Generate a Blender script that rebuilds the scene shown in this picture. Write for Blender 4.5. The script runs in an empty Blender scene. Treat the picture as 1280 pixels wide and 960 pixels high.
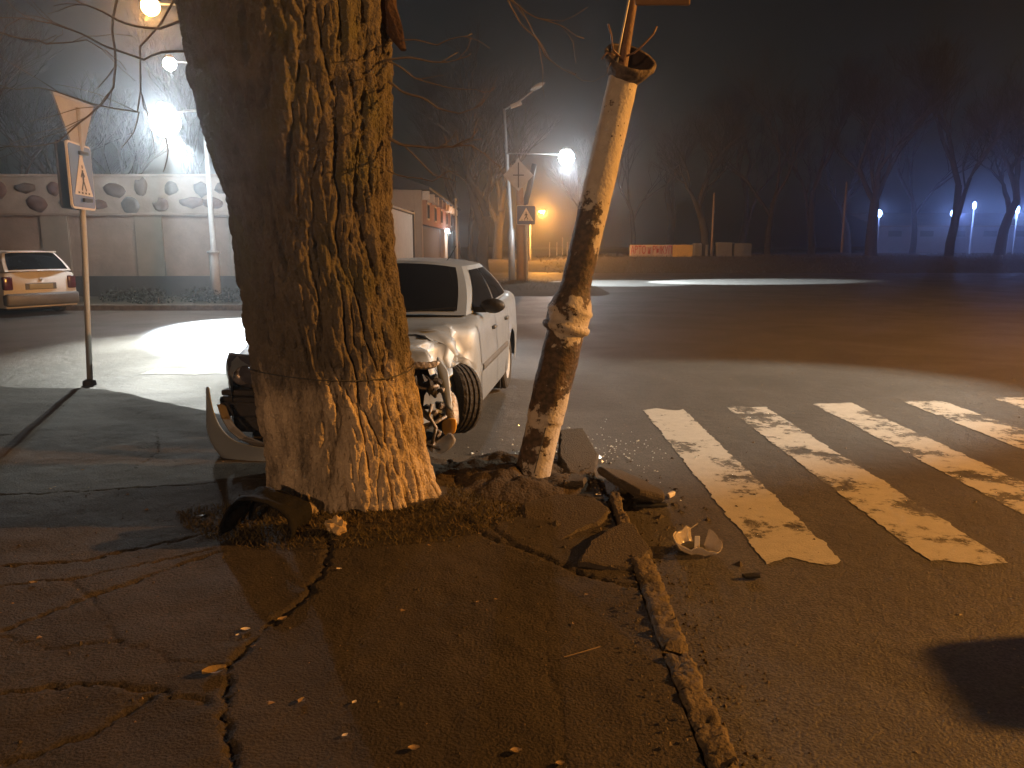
import bpy, bmesh, math, random
import numpy as np
from mathutils import Vector, Matrix, noise as mnoise
R = math.radians
sc = bpy.context.scene
COL = sc.collection
random.seed(7); RNG = np.random.default_rng(7)

# ------------------------------------------------------------------ camera, sky, light, exposure
CAM_H, PITCH, FOC = 1.5, R(10.2), 960.0          # photograph is 1280 x 960 pixels
ROADZ = -0.08
cam = bpy.data.cameras.new('camera'); cam_o = bpy.data.objects.new('camera', cam); COL.objects.link(cam_o)
cam_o.location = (0, 0, CAM_H); cam_o.rotation_euler = (R(90) - PITCH, 0, 0)
cam.sensor_width = 36; cam.lens = 36 * FOC / 1280; cam.clip_end = 2000; cam.clip_start = 0.05
sc.camera = cam_o
world = bpy.data.worlds.new('World'); sc.world = world; world.use_nodes = True
wn = world.node_tree; wn.nodes.clear()
wo = wn.nodes.new('ShaderNodeOutputWorld'); wb = wn.nodes.new('ShaderNodeBackground'); ws = wn.nodes.new('ShaderNodeTexSky')
ws.sky_type = 'NISHITA'; ws.sun_disc = False; ws.sun_elevation = R(20); ws.sun_rotation = R(150)
ws.air_density = 1.6; ws.dust_density = 4.0; ws.altitude = 100
wb.inputs['Strength'].default_value = 0.0022
wn.links.new(ws.outputs[0], wb.inputs[0]); wn.links.new(wb.outputs[0], wo.inputs[0])
faint_sun = bpy.data.lights.new('faint_sun', 'SUN'); faint_sun.energy = 0.004; faint_sun.angle = R(10); faint_sun.color = (.8, .88, 1)
faint_sun_o = bpy.data.objects.new('faint_sun', faint_sun); COL.objects.link(faint_sun_o); faint_sun_o.rotation_euler = (R(70), 0, R(-30))  # faint sun lamp added like moonlight, no moon is known
sc.view_settings.view_transform = 'Standard'; sc.view_settings.look = 'None'
sc.view_settings.exposure = 0.0; sc.view_settings.gamma = 1.0; sc.view_settings.use_curve_mapping = False
sc.render.engine = 'CYCLES'
cy = sc.cycles
cy.max_bounces = 4; cy.diffuse_bounces = 2; cy.glossy_bounces = 2; cy.transmission_bounces = 4; cy.volume_bounces = 0
cy.transparent_max_bounces = 8; cy.caustics_reflective = False; cy.caustics_refractive = False
cy.use_denoising = True; cy.sample_clamp_indirect = 3.0; cy.use_light_tree = True
SODIUM = (1.0, .41, .075); LED = (.80, .92, 1.0)
HAZE_DENSITY = 0.0032

# ------------------------------------------------------------------ helpers
FWD = Vector((0, math.cos(PITCH), -math.sin(PITCH))); UPV = Vector((0, math.sin(PITCH), math.cos(PITCH)))
def ray(x, y):
    return FWD + Vector(((x - 640) / FOC, 0, 0)) + UPV * ((480 - y) / FOC)
def pz(x, y, z=0.0):
    d = ray(x, y); t = (z - CAM_H) / d.z
    return Vector((0, 0, CAM_H)) + d * t
def py(x, y, Y):
    d = ray(x, y); t = Y / d.y
    return Vector((0, 0, CAM_H)) + d * t

def nval(p, s=1.0, seed=0.0):
    return mnoise.noise(Vector((p[0] * s + seed * 17.3, p[1] * s - seed * 9.1, p[2] * s + seed * 3.7)))
def vnoise(x, y, seed=0):
    x = np.asarray(x, float); y = np.asarray(y, float)
    xi = np.floor(x).astype(np.int64); yi = np.floor(y).astype(np.int64); fx = x - xi; fy = y - yi
    fx = fx * fx * (3 - 2 * fx); fy = fy * fy * (3 - 2 * fy)
    def h(a, b):
        n = (a * 374761393 + b * 668265263 + seed * 974634777) & 0x7fffffff
        n = ((n ^ (n >> 13)) * 1274126177) & 0x7fffffff
        return ((n ^ (n >> 16)) & 0xffff) / 65535.0
    return (h(xi, yi) * (1 - fx) + h(xi + 1, yi) * fx) * (1 - fy) + (h(xi, yi + 1) * (1 - fx) + h(xi + 1, yi + 1) * fx) * fy
def fbm(x, y, seed=0, o=4):
    v = 0; a = .5; f = 1
    for i in range(o):
        v = v + a * vnoise(x * f, y * f, seed + i * 11); a *= .5; f *= 2.03
    return v
def worley(u, v, pu, seed=0):
    ui = np.floor(u).astype(np.int64); vi = np.floor(v).astype(np.int64)
    F1 = np.full(u.shape, 9.0); F2 = np.full(u.shape, 9.0)
    for du in (-1, 0, 1):
        for dv in (-1, 0, 1):
            cu = ui + du; cv = vi + dv; cw = np.mod(cu, pu)
            n = (cw * 374761393 + cv * 668265263 + seed * 974634777) & 0x7fffffff
            n = ((n ^ (n >> 13)) * 1274126177) & 0x7fffffff
            jx = (n & 0xff) / 255.0; jy = ((n >> 8) & 0xff) / 255.0
            d = np.hypot(cu + jx - u, cv + jy - v)
            F2 = np.where(d < F1, F1, np.minimum(F2, d)); F1 = np.minimum(F1, d)
    return F1, F2

MATS = {}
def mat(name, c1, c2=None, rough=.7, scale=8.0, metal=0.0, bump=0.0, bscale=40.0, spec=.5, contrast=.25, detail=6, emit=None, estr=0.0, alpha=1.0, trans=0.0, coat=0.0):
    if name in MATS: return MATS[name]
    m = bpy.data.materials.new(name); m.use_nodes = True; MATS[name] = m
    nt = m.node_tree; b = nt.nodes['Principled BSDF']
    b.inputs['Roughness'].default_value = rough; b.inputs['Metallic'].default_value = metal
    b.inputs['Specular IOR Level'].default_value = spec
    b.inputs['Coat Weight'].default_value = coat
    b.inputs['Transmission Weight'].default_value = trans
    b.inputs['Alpha'].default_value = alpha
    c2 = c2 or tuple(min(1, c * .7) for c in c1)
    tc = nt.nodes.new('ShaderNodeTexCoord'); nz = nt.nodes.new('ShaderNodeTexNoise')
    nz.inputs['Scale'].default_value = scale; nz.inputs['Detail'].default_value = detail; nz.inputs['Roughness'].default_value = .62
    nt.links.new(tc.outputs['Object'], nz.inputs['Vector'])
    rp = nt.nodes.new('ShaderNodeValToRGB'); rp.color_ramp.elements[0].position = .5 - contrast; rp.color_ramp.elements[1].position = .5 + contrast
    rp.color_ramp.elements[0].color = (*c1, 1); rp.color_ramp.elements[1].color = (*c2, 1)
    nt.links.new(nz.outputs['Fac'], rp.inputs[0]); nt.links.new(rp.outputs[0], b.inputs['Base Color'])
    if bump:
        n2 = nt.nodes.new('ShaderNodeTexNoise'); n2.inputs['Scale'].default_value = bscale; n2.inputs['Detail'].default_value = 5
        nt.links.new(tc.outputs['Object'], n2.inputs['Vector'])
        bp = nt.nodes.new('ShaderNodeBump'); bp.inputs['Strength'].default_value = bump; bp.inputs['Distance'].default_value = .02
        nt.links.new(n2.outputs['Fac'], bp.inputs['Height']); nt.links.new(bp.outputs[0], b.inputs['Normal'])
    if emit:
        b.inputs['Emission Color'].default_value = (*emit, 1); b.inputs['Emission Strength'].default_value = estr
        m.cycles.emission_sampling = 'NONE'
    return m
def nodes_of(m): return m.node_tree, m.node_tree.nodes['Principled BSDF']

def mesh(name, verts, faces, m, smooth=False):
    me = bpy.data.meshes.new(name); me.from_pydata([tuple(v) for v in verts], [], faces); me.update()
    if m: me.materials.append(m)
    if smooth: me.polygons.foreach_set('use_smooth', [True] * len(me.polygons))
    return me
def obj(name, me, parent=None, loc=(0, 0, 0), rot=(0, 0, 0)):
    o = bpy.data.objects.new(name, me); COL.objects.link(o); o.location = loc; o.rotation_euler = rot
    if parent: o.parent = parent
    return o
def tag(o, label=None, cat=None, group=None, kind=None):
    if label: o['label'] = label
    if cat: o['category'] = cat
    if group: o['group'] = group
    if kind: o['kind'] = kind
    return o
def thing(name, label, cat, loc=(0, 0, 0), rot=(0, 0, 0), group=None):
    return tag(obj(name, None, None, loc, rot), label, cat, group)
def part(name, vf, m, parent, smooth=False, world=True):
    v, f = vf
    if world and parent is not None:
        L = parent.location
        P = parent.parent
        off = Vector(L) + (Vector(P.location) if P else Vector())
        v = [(p[0] - off.x, p[1] - off.y, p[2] - off.z) for p in v]
    return obj(name, mesh(name, v, f, m, smooth), parent)
def join(*vfs):
    V = []; F = []
    for v, f in vfs:
        o = len(V); V += [tuple(p) for p in v]; F += [tuple(i + o for i in q) for q in f]
    return V, F
def box(x0, x1, y0, y1, z0, z1):
    v = [(x0, y0, z0), (x1, y0, z0), (x1, y1, z0), (x0, y1, z0), (x0, y0, z1), (x1, y0, z1), (x1, y1, z1), (x0, y1, z1)]
    return v, [(0, 3, 2, 1), (4, 5, 6, 7), (0, 1, 5, 4), (1, 2, 6, 5), (2, 3, 7, 6), (3, 0, 4, 7)]
def bbox(x0, x1, y0, y1, z0, z1, b=.01):
    bm = bmesh.new(); v, f = box(x0, x1, y0, y1, z0, z1)
    vs = [bm.verts.new(p) for p in v]
    for q in f: bm.faces.new([vs[i] for i in q])
    bmesh.ops.bevel(bm, geom=bm.edges[:], offset=b, segments=2, affect='EDGES', profile=.5)
    bm.verts.index_update(); V = [tuple(p.co) for p in bm.verts]; F = [tuple(p.index for p in q.verts) for q in bm.faces]; bm.free()
    return V, F
def tube(pts, rads, n=8, cap=True):
    pts = [Vector(p) for p in pts]; V = []; F = []
    if not hasattr(rads, '__len__'): rads = [rads] * len(pts)
    ref = None
    for i, p in enumerate(pts):
        d = (pts[min(i + 1, len(pts) - 1)] - pts[max(i - 1, 0)])
        if d.length < 1e-9: d = Vector((0, 0, 1))
        d.normalize()
        if ref is None:
            ref = Vector((1, 0, 0)) if abs(d.x) < .8 else Vector((0, 1, 0))
        a = (ref - d * ref.dot(d)).normalized(); b = d.cross(a); ref = a
        for k in range(n):
            t = 2 * math.pi * k / n
            V.append(p + (a * math.cos(t) + b * math.sin(t)) * rads[i])
    for i in range(len(pts) - 1):
        for k in range(n):
            F.append((i * n + k, i * n + (k + 1) % n, (i + 1) * n + (k + 1) % n, (i + 1) * n + k))
    if cap:
        F.append(tuple(range(n - 1, -1, -1))); F.append(tuple((len(pts) - 1) * n + k for k in range(n)))
    return [tuple(v) for v in V], F
def gridvf(P):
    """P: rows x cols x 3"""
    r = len(P); c = len(P[0]); V = [tuple(p) for row in P for p in row]
    F = [(i * c + j, i * c + j + 1, (i + 1) * c + j + 1, (i + 1) * c + j) for i in range(r - 1) for j in range(c - 1)]
    return V, F
def xform(vf, M):
    return [tuple(M @ Vector(p)) for p in vf[0]], vf[1]
def lathe(profile, n=24, axis='z'):
    V = []; F = []
    for r, h in profile:
        for k in range(n):
            t = 2 * math.pi * k / n
            if axis == 'z': V.append((r * math.cos(t), r * math.sin(t), h))
            else: V.append((h, r * math.cos(t), r * math.sin(t)))
    for i in range(len(profile) - 1):
        for k in range(n):
            F.append((i * n + k, i * n + (k + 1) % n, (i + 1) * n + (k + 1) % n, (i + 1) * n + k))
    return V, F
def blob(cx, cy_, cz, rx, ry, rz, seed=0, sub=2, amp=.25):
    bm = bmesh.new(); bmesh.ops.create_icosphere(bm, subdivisions=sub, radius=1)
    V = []
    for v in bm.verts:
        p = v.co.copy(); k = 1 + amp * nval(p, 1.6, seed) + amp * .5 * nval(p, 4, seed)
        V.append((cx + p.x * rx * k, cy_ + p.y * ry * k, cz + p.z * rz * k))
    bm.verts.index_update(); F = [tuple(q.index for q in f.verts) for f in bm.faces]; bm.free()
    return V, F
def light(name, kind, loc, power, color, parent, target=None, size=.12, angle=60, blend=.2):
    l = bpy.data.lights.new(name, kind); l.energy = power; l.color = color; l.shadow_soft_size = size
    o = bpy.data.objects.new(name, l); COL.objects.link(o)
    off = Vector(parent.location); o.parent = parent; o.location = Vector(loc) - off
    if kind == 'SPOT':
        l.spot_size = R(angle); l.spot_blend = blend
        o.rotation_euler = (Vector(target) - Vector(loc)).to_track_quat('-Z', 'Y').to_euler()
    return o

# ------------------------------------------------------------------ materials
def asphalt(name, c1, c2, stain, rough=.62):
    m = mat(name, c1, c2, rough=rough, scale=2.3, contrast=.3)
    nt, b = nodes_of(m); L = nt.links; tc = nt.nodes['Texture Coordinate']
    base = b.inputs['Base Color'].links[0].from_socket
    g = nt.nodes.new('ShaderNodeTexNoise'); g.inputs['Scale'].default_value = 95; g.inputs['Detail'].default_value = 3
    L.new(tc.outputs['Object'], g.inputs['Vector'])
    gr = nt.nodes.new('ShaderNodeValToRGB'); gr.color_ramp.elements[0].position = .35; gr.color_ramp.elements[1].position = .72
    gr.color_ramp.elements[0].color = (.55, .55, .55, 1); gr.color_ramp.elements[1].color = (1.55, 1.5, 1.45, 1)
    L.new(g.outputs['Fac'], gr.inputs[0])
    mx = nt.nodes.new('ShaderNodeMix'); mx.data_type = 'RGBA'; mx.blend_type = 'MULTIPLY'; mx.inputs[0].default_value = 1
    L.new(base, mx.inputs[6]); L.new(gr.outputs[0], mx.inputs[7])
    s = nt.nodes.new('ShaderNodeTexNoise'); s.inputs['Scale'].default_value = .55; s.inputs['Detail'].default_value = 7; s.inputs['Distortion'].default_value = 1.2
    L.new(tc.outputs['Object'], s.inputs['Vector'])
    sr = nt.nodes.new('ShaderNodeValToRGB'); sr.color_ramp.elements[0].position = .42; sr.color_ramp.elements[1].position = .66
    sr.color_ramp.elements[0].color = (0, 0, 0, 1); sr.color_ramp.elements[1].color = (.8, .8, .8, 1)
    L.new(s.outputs['Fac'], sr.inputs[0])
    m2 = nt.nodes.new('ShaderNodeMix'); m2.data_type = 'RGBA'
    L.new(sr.outputs[0], m2.inputs[0]); L.new(mx.outputs[2], m2.inputs[6]); m2.inputs[7].default_value = (*stain, 1)
    L.new(m2.outputs[2], b.inputs['Base Color'])
    rr = nt.nodes.new('ShaderNodeMapRange'); rr.inputs[3].default_value = rough - .12; rr.inputs[4].default_value = rough + .2
    L.new(s.outputs['Fac'], rr.inputs[0]); L.new(rr.outputs[0], b.inputs['Roughness'])
    bp = nt.nodes.new('ShaderNodeBump'); bp.inputs['Strength'].default_value = .7; bp.inputs['Distance'].default_value = .010
    L.new(g.outputs['Fac'], bp.inputs['Height'])
    g2 = nt.nodes.new('ShaderNodeTexNoise'); g2.inputs['Scale'].default_value = 9; g2.inputs['Detail'].default_value = 6
    L.new(tc.outputs['Object'], g2.inputs['Vector'])
    bp2 = nt.nodes.new('ShaderNodeBump'); bp2.inputs['Strength'].default_value = .35; bp2.inputs['Distance'].default_value = .03
    L.new(g2.outputs['Fac'], bp2.inputs['Height']); L.new(bp.outputs[0], bp2.inputs['Normal']); L.new(bp2.outputs[0], b.inputs['Normal'])
    return m
M_ROAD = asphalt('road_asphalt', (.105, .10, .09), (.075, .07, .062), (.06, .053, .045), .58)
M_WALK = asphalt('pavement_asphalt', (.060, .050, .040), (.026, .021, .016), (.024, .018, .012), .88)
M_SOIL = mat('dark_soil', (.035, .025, .016), (.07, .05, .03), rough=.95, scale=14, bump=.8, bscale=60)
M_SLAB = mat('broken_asphalt', (.075, .06, .045), (.05, .04, .03), rough=.85, scale=18, bump=.7, bscale=90)
M_KERB = mat('kerb_concrete', (.17, .135, .095), (.05, .04, .028), rough=.9, scale=9, bump=.9, bscale=45)
M_GRASS = mat('verge_soil', (.075, .055, .03), (.045, .04, .02), rough=.95, scale=1.2, bump=.8, bscale=12)
M_MOSS = mat('dry_grass', (.11, .075, .03), (.07, .06, .022), rough=.9, scale=6)
M_METAL = mat('galvanised', (.42, .42, .42), (.3, .3, .3), rough=.5, scale=5, metal=.5)
M_GREYP = mat('grey_paint', (.35, .35, .34), (.24, .24, .23), rough=.6, scale=4, bump=.2)
M_DARKM = mat('dark_metal', (.05, .05, .05), (.03, .03, .03), rough=.6)
M_BARKFAR = mat('far_bark', (.05, .042, .035), (.03, .026, .022), rough=.95, scale=6)
M_TWIG = mat('twig_bark', (.22, .17, .12), (.14, .105, .075), rough=.9, scale=20)

# ------------------------------------------------------------------ ground sheets
def struct(name, vf, m, smooth=False):
    return tag(obj(name, mesh(name, *vf, m, smooth)), kind='structure')
struct('ground', ([(-700, -300, -.30), (700, -300, -.30), (700, 1200, -.30), (-700, 1200, -.30)], [(0, 1, 2, 3)]), M_GRASS)
road = struct('road', gridvf([[(x, y, ROADZ) for x in np.linspace(-60, 60, 41)] for y in np.linspace(-30, 47, 40)]), M_ROAD)

# pavement corner: grooved by cracks, sloping to the road beyond its edge
CRACKS = [
 ([(415,668),(405,715),(385,745),(330,790),(290,830),(283,880),(290,960)], .022, .030),
 ([(0,712),(110,700),(200,682),(262,668)], .020, .022),
 ([(0,736),(100,727),(180,705),(268,690)], .016, .018),
 ([(0,792),(70,765),(140,740),(205,715),(275,694)], .018, .018),
 ([(0,868),(60,862),(130,858),(200,868),(260,882)], .020, .020),
 ([(200,868),(120,915),(40,945),(0,955)], .016, .018),
 ([(432,662),(442,720),(430,800),(432,870),(442,960)], .009, .007),
 ([(685,755),(680,800),(692,850),(706,900),(700,960)], .010, .008),
 ([(480,690),(478,720),(474,750)], .012, .008),
 ([(0,545),(60,510),(110,481)], .026, .020),
 ([(0,620),(150,614),(260,610),(335,606)], .012, .022),
 ([(560,640),(600,668),(660,690),(720,712),(800,735)], .030, .022),
 ([(0,800),(60,812),(150,806),(240,830),(285,835)], .010, .012),
 ([(90,730),(130,765),(150,808)], .010, .012),
 ([(620,640),(612,660),(640,678)], .02, .02),
 ([(130,500),(190,520),(200,560),(160,590)], .008, .012),
]
def seg_dist(X, Y, pts):
    D = np.full(X.shape, 9.0)
    for a, b in zip(pts[:-1], pts[1:]):
        ax, ay, bx, by = a.x, a.y, b.x, b.y
        l2 = (bx - ax) ** 2 + (by - ay) ** 2 + 1e-9
        t = np.clip(((X - ax) * (bx - ax) + (Y - ay) * (by - ay)) / l2, 0, 1)
        D = np.minimum(D, np.hypot(X - ax - t * (bx - ax), Y - ay - t * (by - ay)))
    return D
EDGE = [(.56, -6), (.56, 4.75), (.40, 5.15), (-.1, 5.45), (-.9, 6.0), (-2.2, 7.0), (-4.3, 8.5), (-8, 9.1), (-40, 9.3)]
def inside_pavement(X, Y):
    yx = np.interp(X, [e[0] for e in EDGE[::-1]], [e[1] for e in EDGE[::-1]])
    return yx - Y                                 # positive inside
def pave_z(X, Y):
    lump = .055 * (fbm(X * 1.1 + 3, Y * 1.1, 5, 3) - .45) + .018 * (fbm(X * 5, Y * 5, 9, 3) - .45)
    root = .07 * np.exp(-(((X + .92) ** 2 + (Y - 4.5) ** 2) / .75))
    z = lump + root
    for pts, wd, dp in CRACKS:
        P = [pz(*q) for q in pts]
        wob = .05 * (fbm(X * 9, Y * 9, 21, 4) - .45) + .03 * (vnoise(X * 38, Y * 38, 23) - .5)
        D = seg_dist(X + wob, Y + .05 * (fbm(X * 8, Y * 8, 27, 4) - .45) + .03 * (vnoise(X * 35, Y * 35, 29) - .5), P)
        ww = wd * .75 * (.35 + 1.1 * vnoise(X * 14, Y * 14, 31))
        z = z - dp * .62 * np.clip(1 - D / ww, 0, 1) ** .6
        z = z + .004 * np.exp(-(D / .15) ** 2)
    # drop of broken ground round the pole
    q = ((X - .05) / .50) ** 2 + ((Y - 4.78) / .55) ** 2
    z = z - .13 * np.exp(-q * 1.4) + .05 * np.exp(-q * .7) * (fbm(X * 7, Y * 7, 77, 3) - .3)
    d = np.minimum(inside_pavement(X, Y), np.where(Y < 4.75, (.565 - X) * 6, 9))
    k = np.clip(1 - d / .55, 0, 1)
    soft = np.where(X > .3, 0, 1)
    z = z - soft * .16 * k * k * (3 - 2 * k)
    return z
xs = np.concatenate([np.linspace(-14, -4.1, 40), np.linspace(-4, .565, 400)])
ys = np.concatenate([np.linspace(-4, 1.2, 20), np.linspace(1.25, 6.2, 440), np.linspace(6.25, 9.4, 60)])
xs_, ys_ = xs.copy(), ys.copy(); GX, GY = np.meshgrid(xs, ys); GZ = pave_z(GX, GY)
ins = inside_pavement(GX, GY) > -.05
V = np.stack([GX, GY, GZ], -1).reshape(-1, 3); nx = len(xs)
F = [(i * nx + j, i * nx + j + 1, (i + 1) * nx + j + 1, (i + 1) * nx + j) for i in range(len(ys) - 1) for j in range(nx - 1)
     if ins[i, j] or ins[i + 1, j] or ins[i, j + 1] or ins[i + 1, j + 1]]
struct('pavement', (V.tolist(), F), M_WALK, True)
def gz(x, y):
    j = int(np.clip(np.searchsorted(xs_, x) - 1, 0, len(xs_) - 2)); i = int(np.clip(np.searchsorted(ys_, y) - 1, 0, len(ys_) - 2))
    u = min(1, max(0, (x - xs_[j]) / (xs_[j + 1] - xs_[j]))); v = min(1, max(0, (y - ys_[i]) / (ys_[i + 1] - ys_[i])))
    return float((GZ[i, j] * (1 - u) + GZ[i, j + 1] * u) * (1 - v) + (GZ[i + 1, j] * (1 - u) + GZ[i + 1, j + 1] * u) * v)

# kerb: rough stones, each a child of the kerb
kerb = tag(obj('kerb', mesh('kerb', *box(.585, .70, -6, 4.3, -.28, -.09), M_SOIL)), kind='structure')
def kerb_stone(y0, y1, x0, w, dz, yaw, seed):
    n = max(8, int((y1 - y0) / .016)); rows = []
    prof = [(0, -.14), (0, -.05), (.01, -.004), (.06, .004), (.25, .006), (.5, .004), (.75, .006), (.93, .003), (.99, -.012), (1.0, -.05), (1.02, -.14)]
    for i in range(n + 1):
        t = i / n; y = y0 + (y1 - y0) * t; row = []
        end = .03 if i in (0, n) else 0
        for a, h in prof:
            x = x0 + a * w + yaw * (t - .5)
            p = Vector((x, y, h + dz))
            k = .012 * nval(p, 16, seed) + .012 * nval(p, 40, seed) - .03 * max(0, nval(p, 6, seed + 9) - .25)
            row.append((x + k * (1 if a > .5 else -1) * .9, y + k * .5, h + dz - end + (k if h > -.1 else 0)))
        rows.append(row)
    V, F = gridvf(rows); c = len(prof)
    F.append(tuple(range(c))); F.append(tuple(n * c + j for j in range(c - 1, -1, -1)))
    obj('kerb_stone', mesh('kerb_stone', V, F, M_KERB, True), kerb)
kerb_stone(3.72, 4.52, .585, .055, .02, .03, 1)
kerb_stone(2.70, 3.66, .575, .105, .004, .02, 2)
kerb_stone(1.62, 2.66, .575, .10, -.004, -.01, 3)
kerb_stone(.55, 1.58, .57, .125, .0, .0, 4)
for i in range(4): kerb_stone(-.5 - 1.05 * i - .05, .5 - 1.05 * i, .57, .125, .0, .0, 5 + i)

# painted crossings -----------------------------------------------------------
def paint_mat(name, thr, scale, col=(.50, .48, .43)):
    m = mat(name, col, tuple(c * .78 for c in col), rough=.6, scale=12, bump=.25, bscale=80)
    nt, b = nodes_of(m); L = nt.links; tc = nt.nodes['Texture Coordinate']
    n = nt.nodes.new('ShaderNodeTexNoise'); n.inputs['Scale'].default_value = scale; n.inputs['Detail'].default_value = 9; n.inputs['Roughness'].default_value = .68
    L.new(tc.outputs['Object'], n.inputs['Vector'])
    r = nt.nodes.new('ShaderNodeValToRGB'); r.color_ramp.elements[0].position = thr - .035; r.color_ramp.elements[1].position = thr + .055
    n5 = nt.nodes.new('ShaderNodeTexNoise'); n5.inputs['Scale'].default_value = 22; n5.inputs['Detail'].default_value = 6; n5.inputs['Roughness'].default_value = .7
    L.new(tc.outputs['Object'], n5.inputs['Vector'])
    mr = nt.nodes.new('ShaderNodeMath'); mr.operation = 'MULTIPLY_ADD'; mr.inputs[1].default_value = .30; L.new(n5.outputs['Fac'], mr.inputs[0])
    m2 = nt.nodes.new('ShaderNodeMath'); m2.operation = 'MULTIPLY_ADD'; m2.inputs[1].default_value = .85; m2.inputs[2].default_value = -.075; L.new(n.outputs['Fac'], m2.inputs[0]); L.new(m2.outputs[0], mr.inputs[2])
    L.new(mr.outputs[0], r.inputs[0])
    L.new(r.outputs[0], b.inputs['Alpha'])
    return m
M_P1 = paint_mat('road_paint_good', .40, 3.2); M_P2 = paint_mat('road_paint_worn', .445, 2.3); M_P3 = paint_mat('road_paint_old', .465, 2.6)
M_P0 = paint_mat('road_paint_fresh', .33, 4.0)
def stripe(x0, x1, y0, y1, m, seed, parent=road):
    nyy = 150; nxx = 16; rows = []
    for i in range(nyy + 1):
        t = i / nyy; y = y0 + (y1 - y0) * t; row = []
        for j in range(nxx + 1):
            a = j / nxx; x = x0 + (x1 - x0) * a
            if j in (0, nxx): x += .016 * nval((x, y, 0), 6, seed) + .014 * nval((x, y, 0), 20, seed) + .012 * nval((x, y, 0), 47, seed)
            yy = y
            fe = max(0, 1 - min(y - y0, y1 - y) / min(.5, (y1 - y0) / 2.2)); yy += fe * (.09 * nval((x, seed, 1), 6, seed) + .03 * nval((x, seed, 1), 15, seed))
            row.append((x, yy, ROADZ + .004))
        rows.append(row)
    return obj('stripe', mesh('stripe', *gridvf(rows), m), parent)
for i, (a, b_, y0, y1, m) in enumerate([(1.28, 1.68, 3.68, 7.36, M_P1), (2.12, 2.52, 3.68, 7.5, M_P2), (3.05, 3.47, 3.7, 7.65, M_P2), (4.02, 4.45, 3.7, 7.75, M_P3),
                                      (5.05, 5.5, 3.7, 7.95, M_P2), (6.05, 6.5, 3.7, 8.0, M_P3), (7.05, 7.5, 3.7, 8.0, M_P2), (8.05, 8.5, 3.7, 8.0, M_P3)]):
    stripe(a, b_, y0, y1, m, i)
for i in range(7):
    y = 9.45 + i * .98
    def lx(t): return t
    o = stripe(-4.65 + .06 * (i % 2), -.9, y, y + .45, M_P0, 20 + i)

# ------------------------------------------------------------------ roadside tree
TC = Vector((-.92, 4.5, 0))
def bark_material():
    m = mat('tree_bark', (.135, .115, .095), (.065, .055, .045), rough=.92, scale=9, contrast=.22, bump=.9, bscale=70)
    nt, b = nodes_of(m); L = nt.links; tc = nt.nodes['Texture Coordinate']
    base = b.inputs['Base Color'].links[0].from_socket
    # moss on the upper bark
    n = nt.nodes.new('ShaderNodeTexNoise'); n.inputs['Scale'].default_value = 2.6; n.inputs['Detail'].default_value = 8
    L.new(tc.outputs['Object'], n.inputs['Vector'])
    r = nt.nodes.new('ShaderNodeValToRGB'); r.color_ramp.elements[0].position = .48; r.color_ramp.elements[1].position = .62
    L.new(n.outputs['Fac'], r.inputs[0])
    sx = nt.nodes.new('ShaderNodeSeparateXYZ'); L.new(tc.outputs['Object'], sx.inputs[0])
    zr = nt.nodes.new('ShaderNodeMapRange'); zr.inputs[1].default_value = .8; zr.inputs[2].default_value = 1.5; zr.inputs[4].default_value = .75
    L.new(sx.outputs['Z'], zr.inputs[0])
    mu = nt.nodes.new('ShaderNodeMath'); mu.operation = 'MULTIPLY'; L.new(r.outputs[0], mu.inputs[0]); L.new(zr.outputs[0], mu.inputs[1])
    mx = nt.nodes.new('ShaderNodeMix'); mx.data_type = 'RGBA'; L.new(mu.outputs[0], mx.inputs[0]); L.new(base, mx.inputs[6]); mx.inputs[7].default_value = (.085, .08, .035, 1)
    # old limewash on the foot, flaked
    w = nt.nodes.new('ShaderNodeTexNoise'); w.inputs['Scale'].default_value = 7; w.inputs['Detail'].default_value = 9; w.inputs['Roughness'].default_value = .7
    mp = nt.nodes.new('ShaderNodeMapping'); mp.inputs['Scale'].default_value = (1, 1, .35); L.new(tc.outputs['Object'], mp.inputs[0]); L.new(mp.outputs[0], w.inputs['Vector'])
    wz = nt.nodes.new('ShaderNodeMapRange'); wz.inputs[1].default_value = 1.12; wz.inputs[2].default_value = .62; wz.inputs[3].default_value = -.32; wz.inputs[4].default_value = .10
    L.new(sx.outputs['Z'], wz.inputs[0])
    ad = nt.nodes.new('ShaderNodeMath'); ad.operation = 'ADD'; L.new(w.outputs['Fac'], ad.inputs[0]); L.new(wz.outputs[0], ad.inputs[1])
    wr = nt.nodes.new('ShaderNodeValToRGB'); wr.color_ramp.elements[0].position = .41; wr.color_ramp.elements[1].position = .67
    wr.color_ramp.elements[1].color = (.75, .75, .75, 1)
    L.new(ad.outputs[0], wr.inputs[0])
    m3 = nt.nodes.new('ShaderNodeMix'); m3.data_type = 'RGBA'; L.new(wr.outputs[0], m3.inputs[0]); L.new(mx.outputs[2], m3.inputs[6]); m3.inputs[7].default_value = (.62, .51, .39, 1)
    L.new(m3.outputs[2], b.inputs['Base Color'])
    return m
M_BARK = bark_material()
tree = thing('roadside_tree', 'huge old tree with deeply furrowed bark and flaked limewash, beside the crashed car', 'tree', (TC.x, TC.y, 0))
rows_px = [(640,347,548),(600,340,543),(550,335,531),(500,325,523),(450,318,514),(400,310,505),(350,303,497),(300,297,491),(250,288,488),(200,272,489),(150,254,490),(100,243,490),(50,235,492),(0,226,493)]
tz, tcx, trx = [], [], []
for y, l, r in rows_px:
    a, b_ = py(l, y, TC.y), py(r, y, TC.y)
    tz.append((a.z + b_.z) / 2); tcx.append((a.x + b_.x) / 2); trx.append((b_.x - a.x) / 2 * .985)
tz.append(3.4); tcx.append(tcx[-1] - .06); trx.append(trx[-1] + .08)
NT, NZ = 460, 400
th = np.linspace(0, 2 * np.pi, NT, endpoint=False); zz = np.linspace(-.12, 3.4, NZ)
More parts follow.
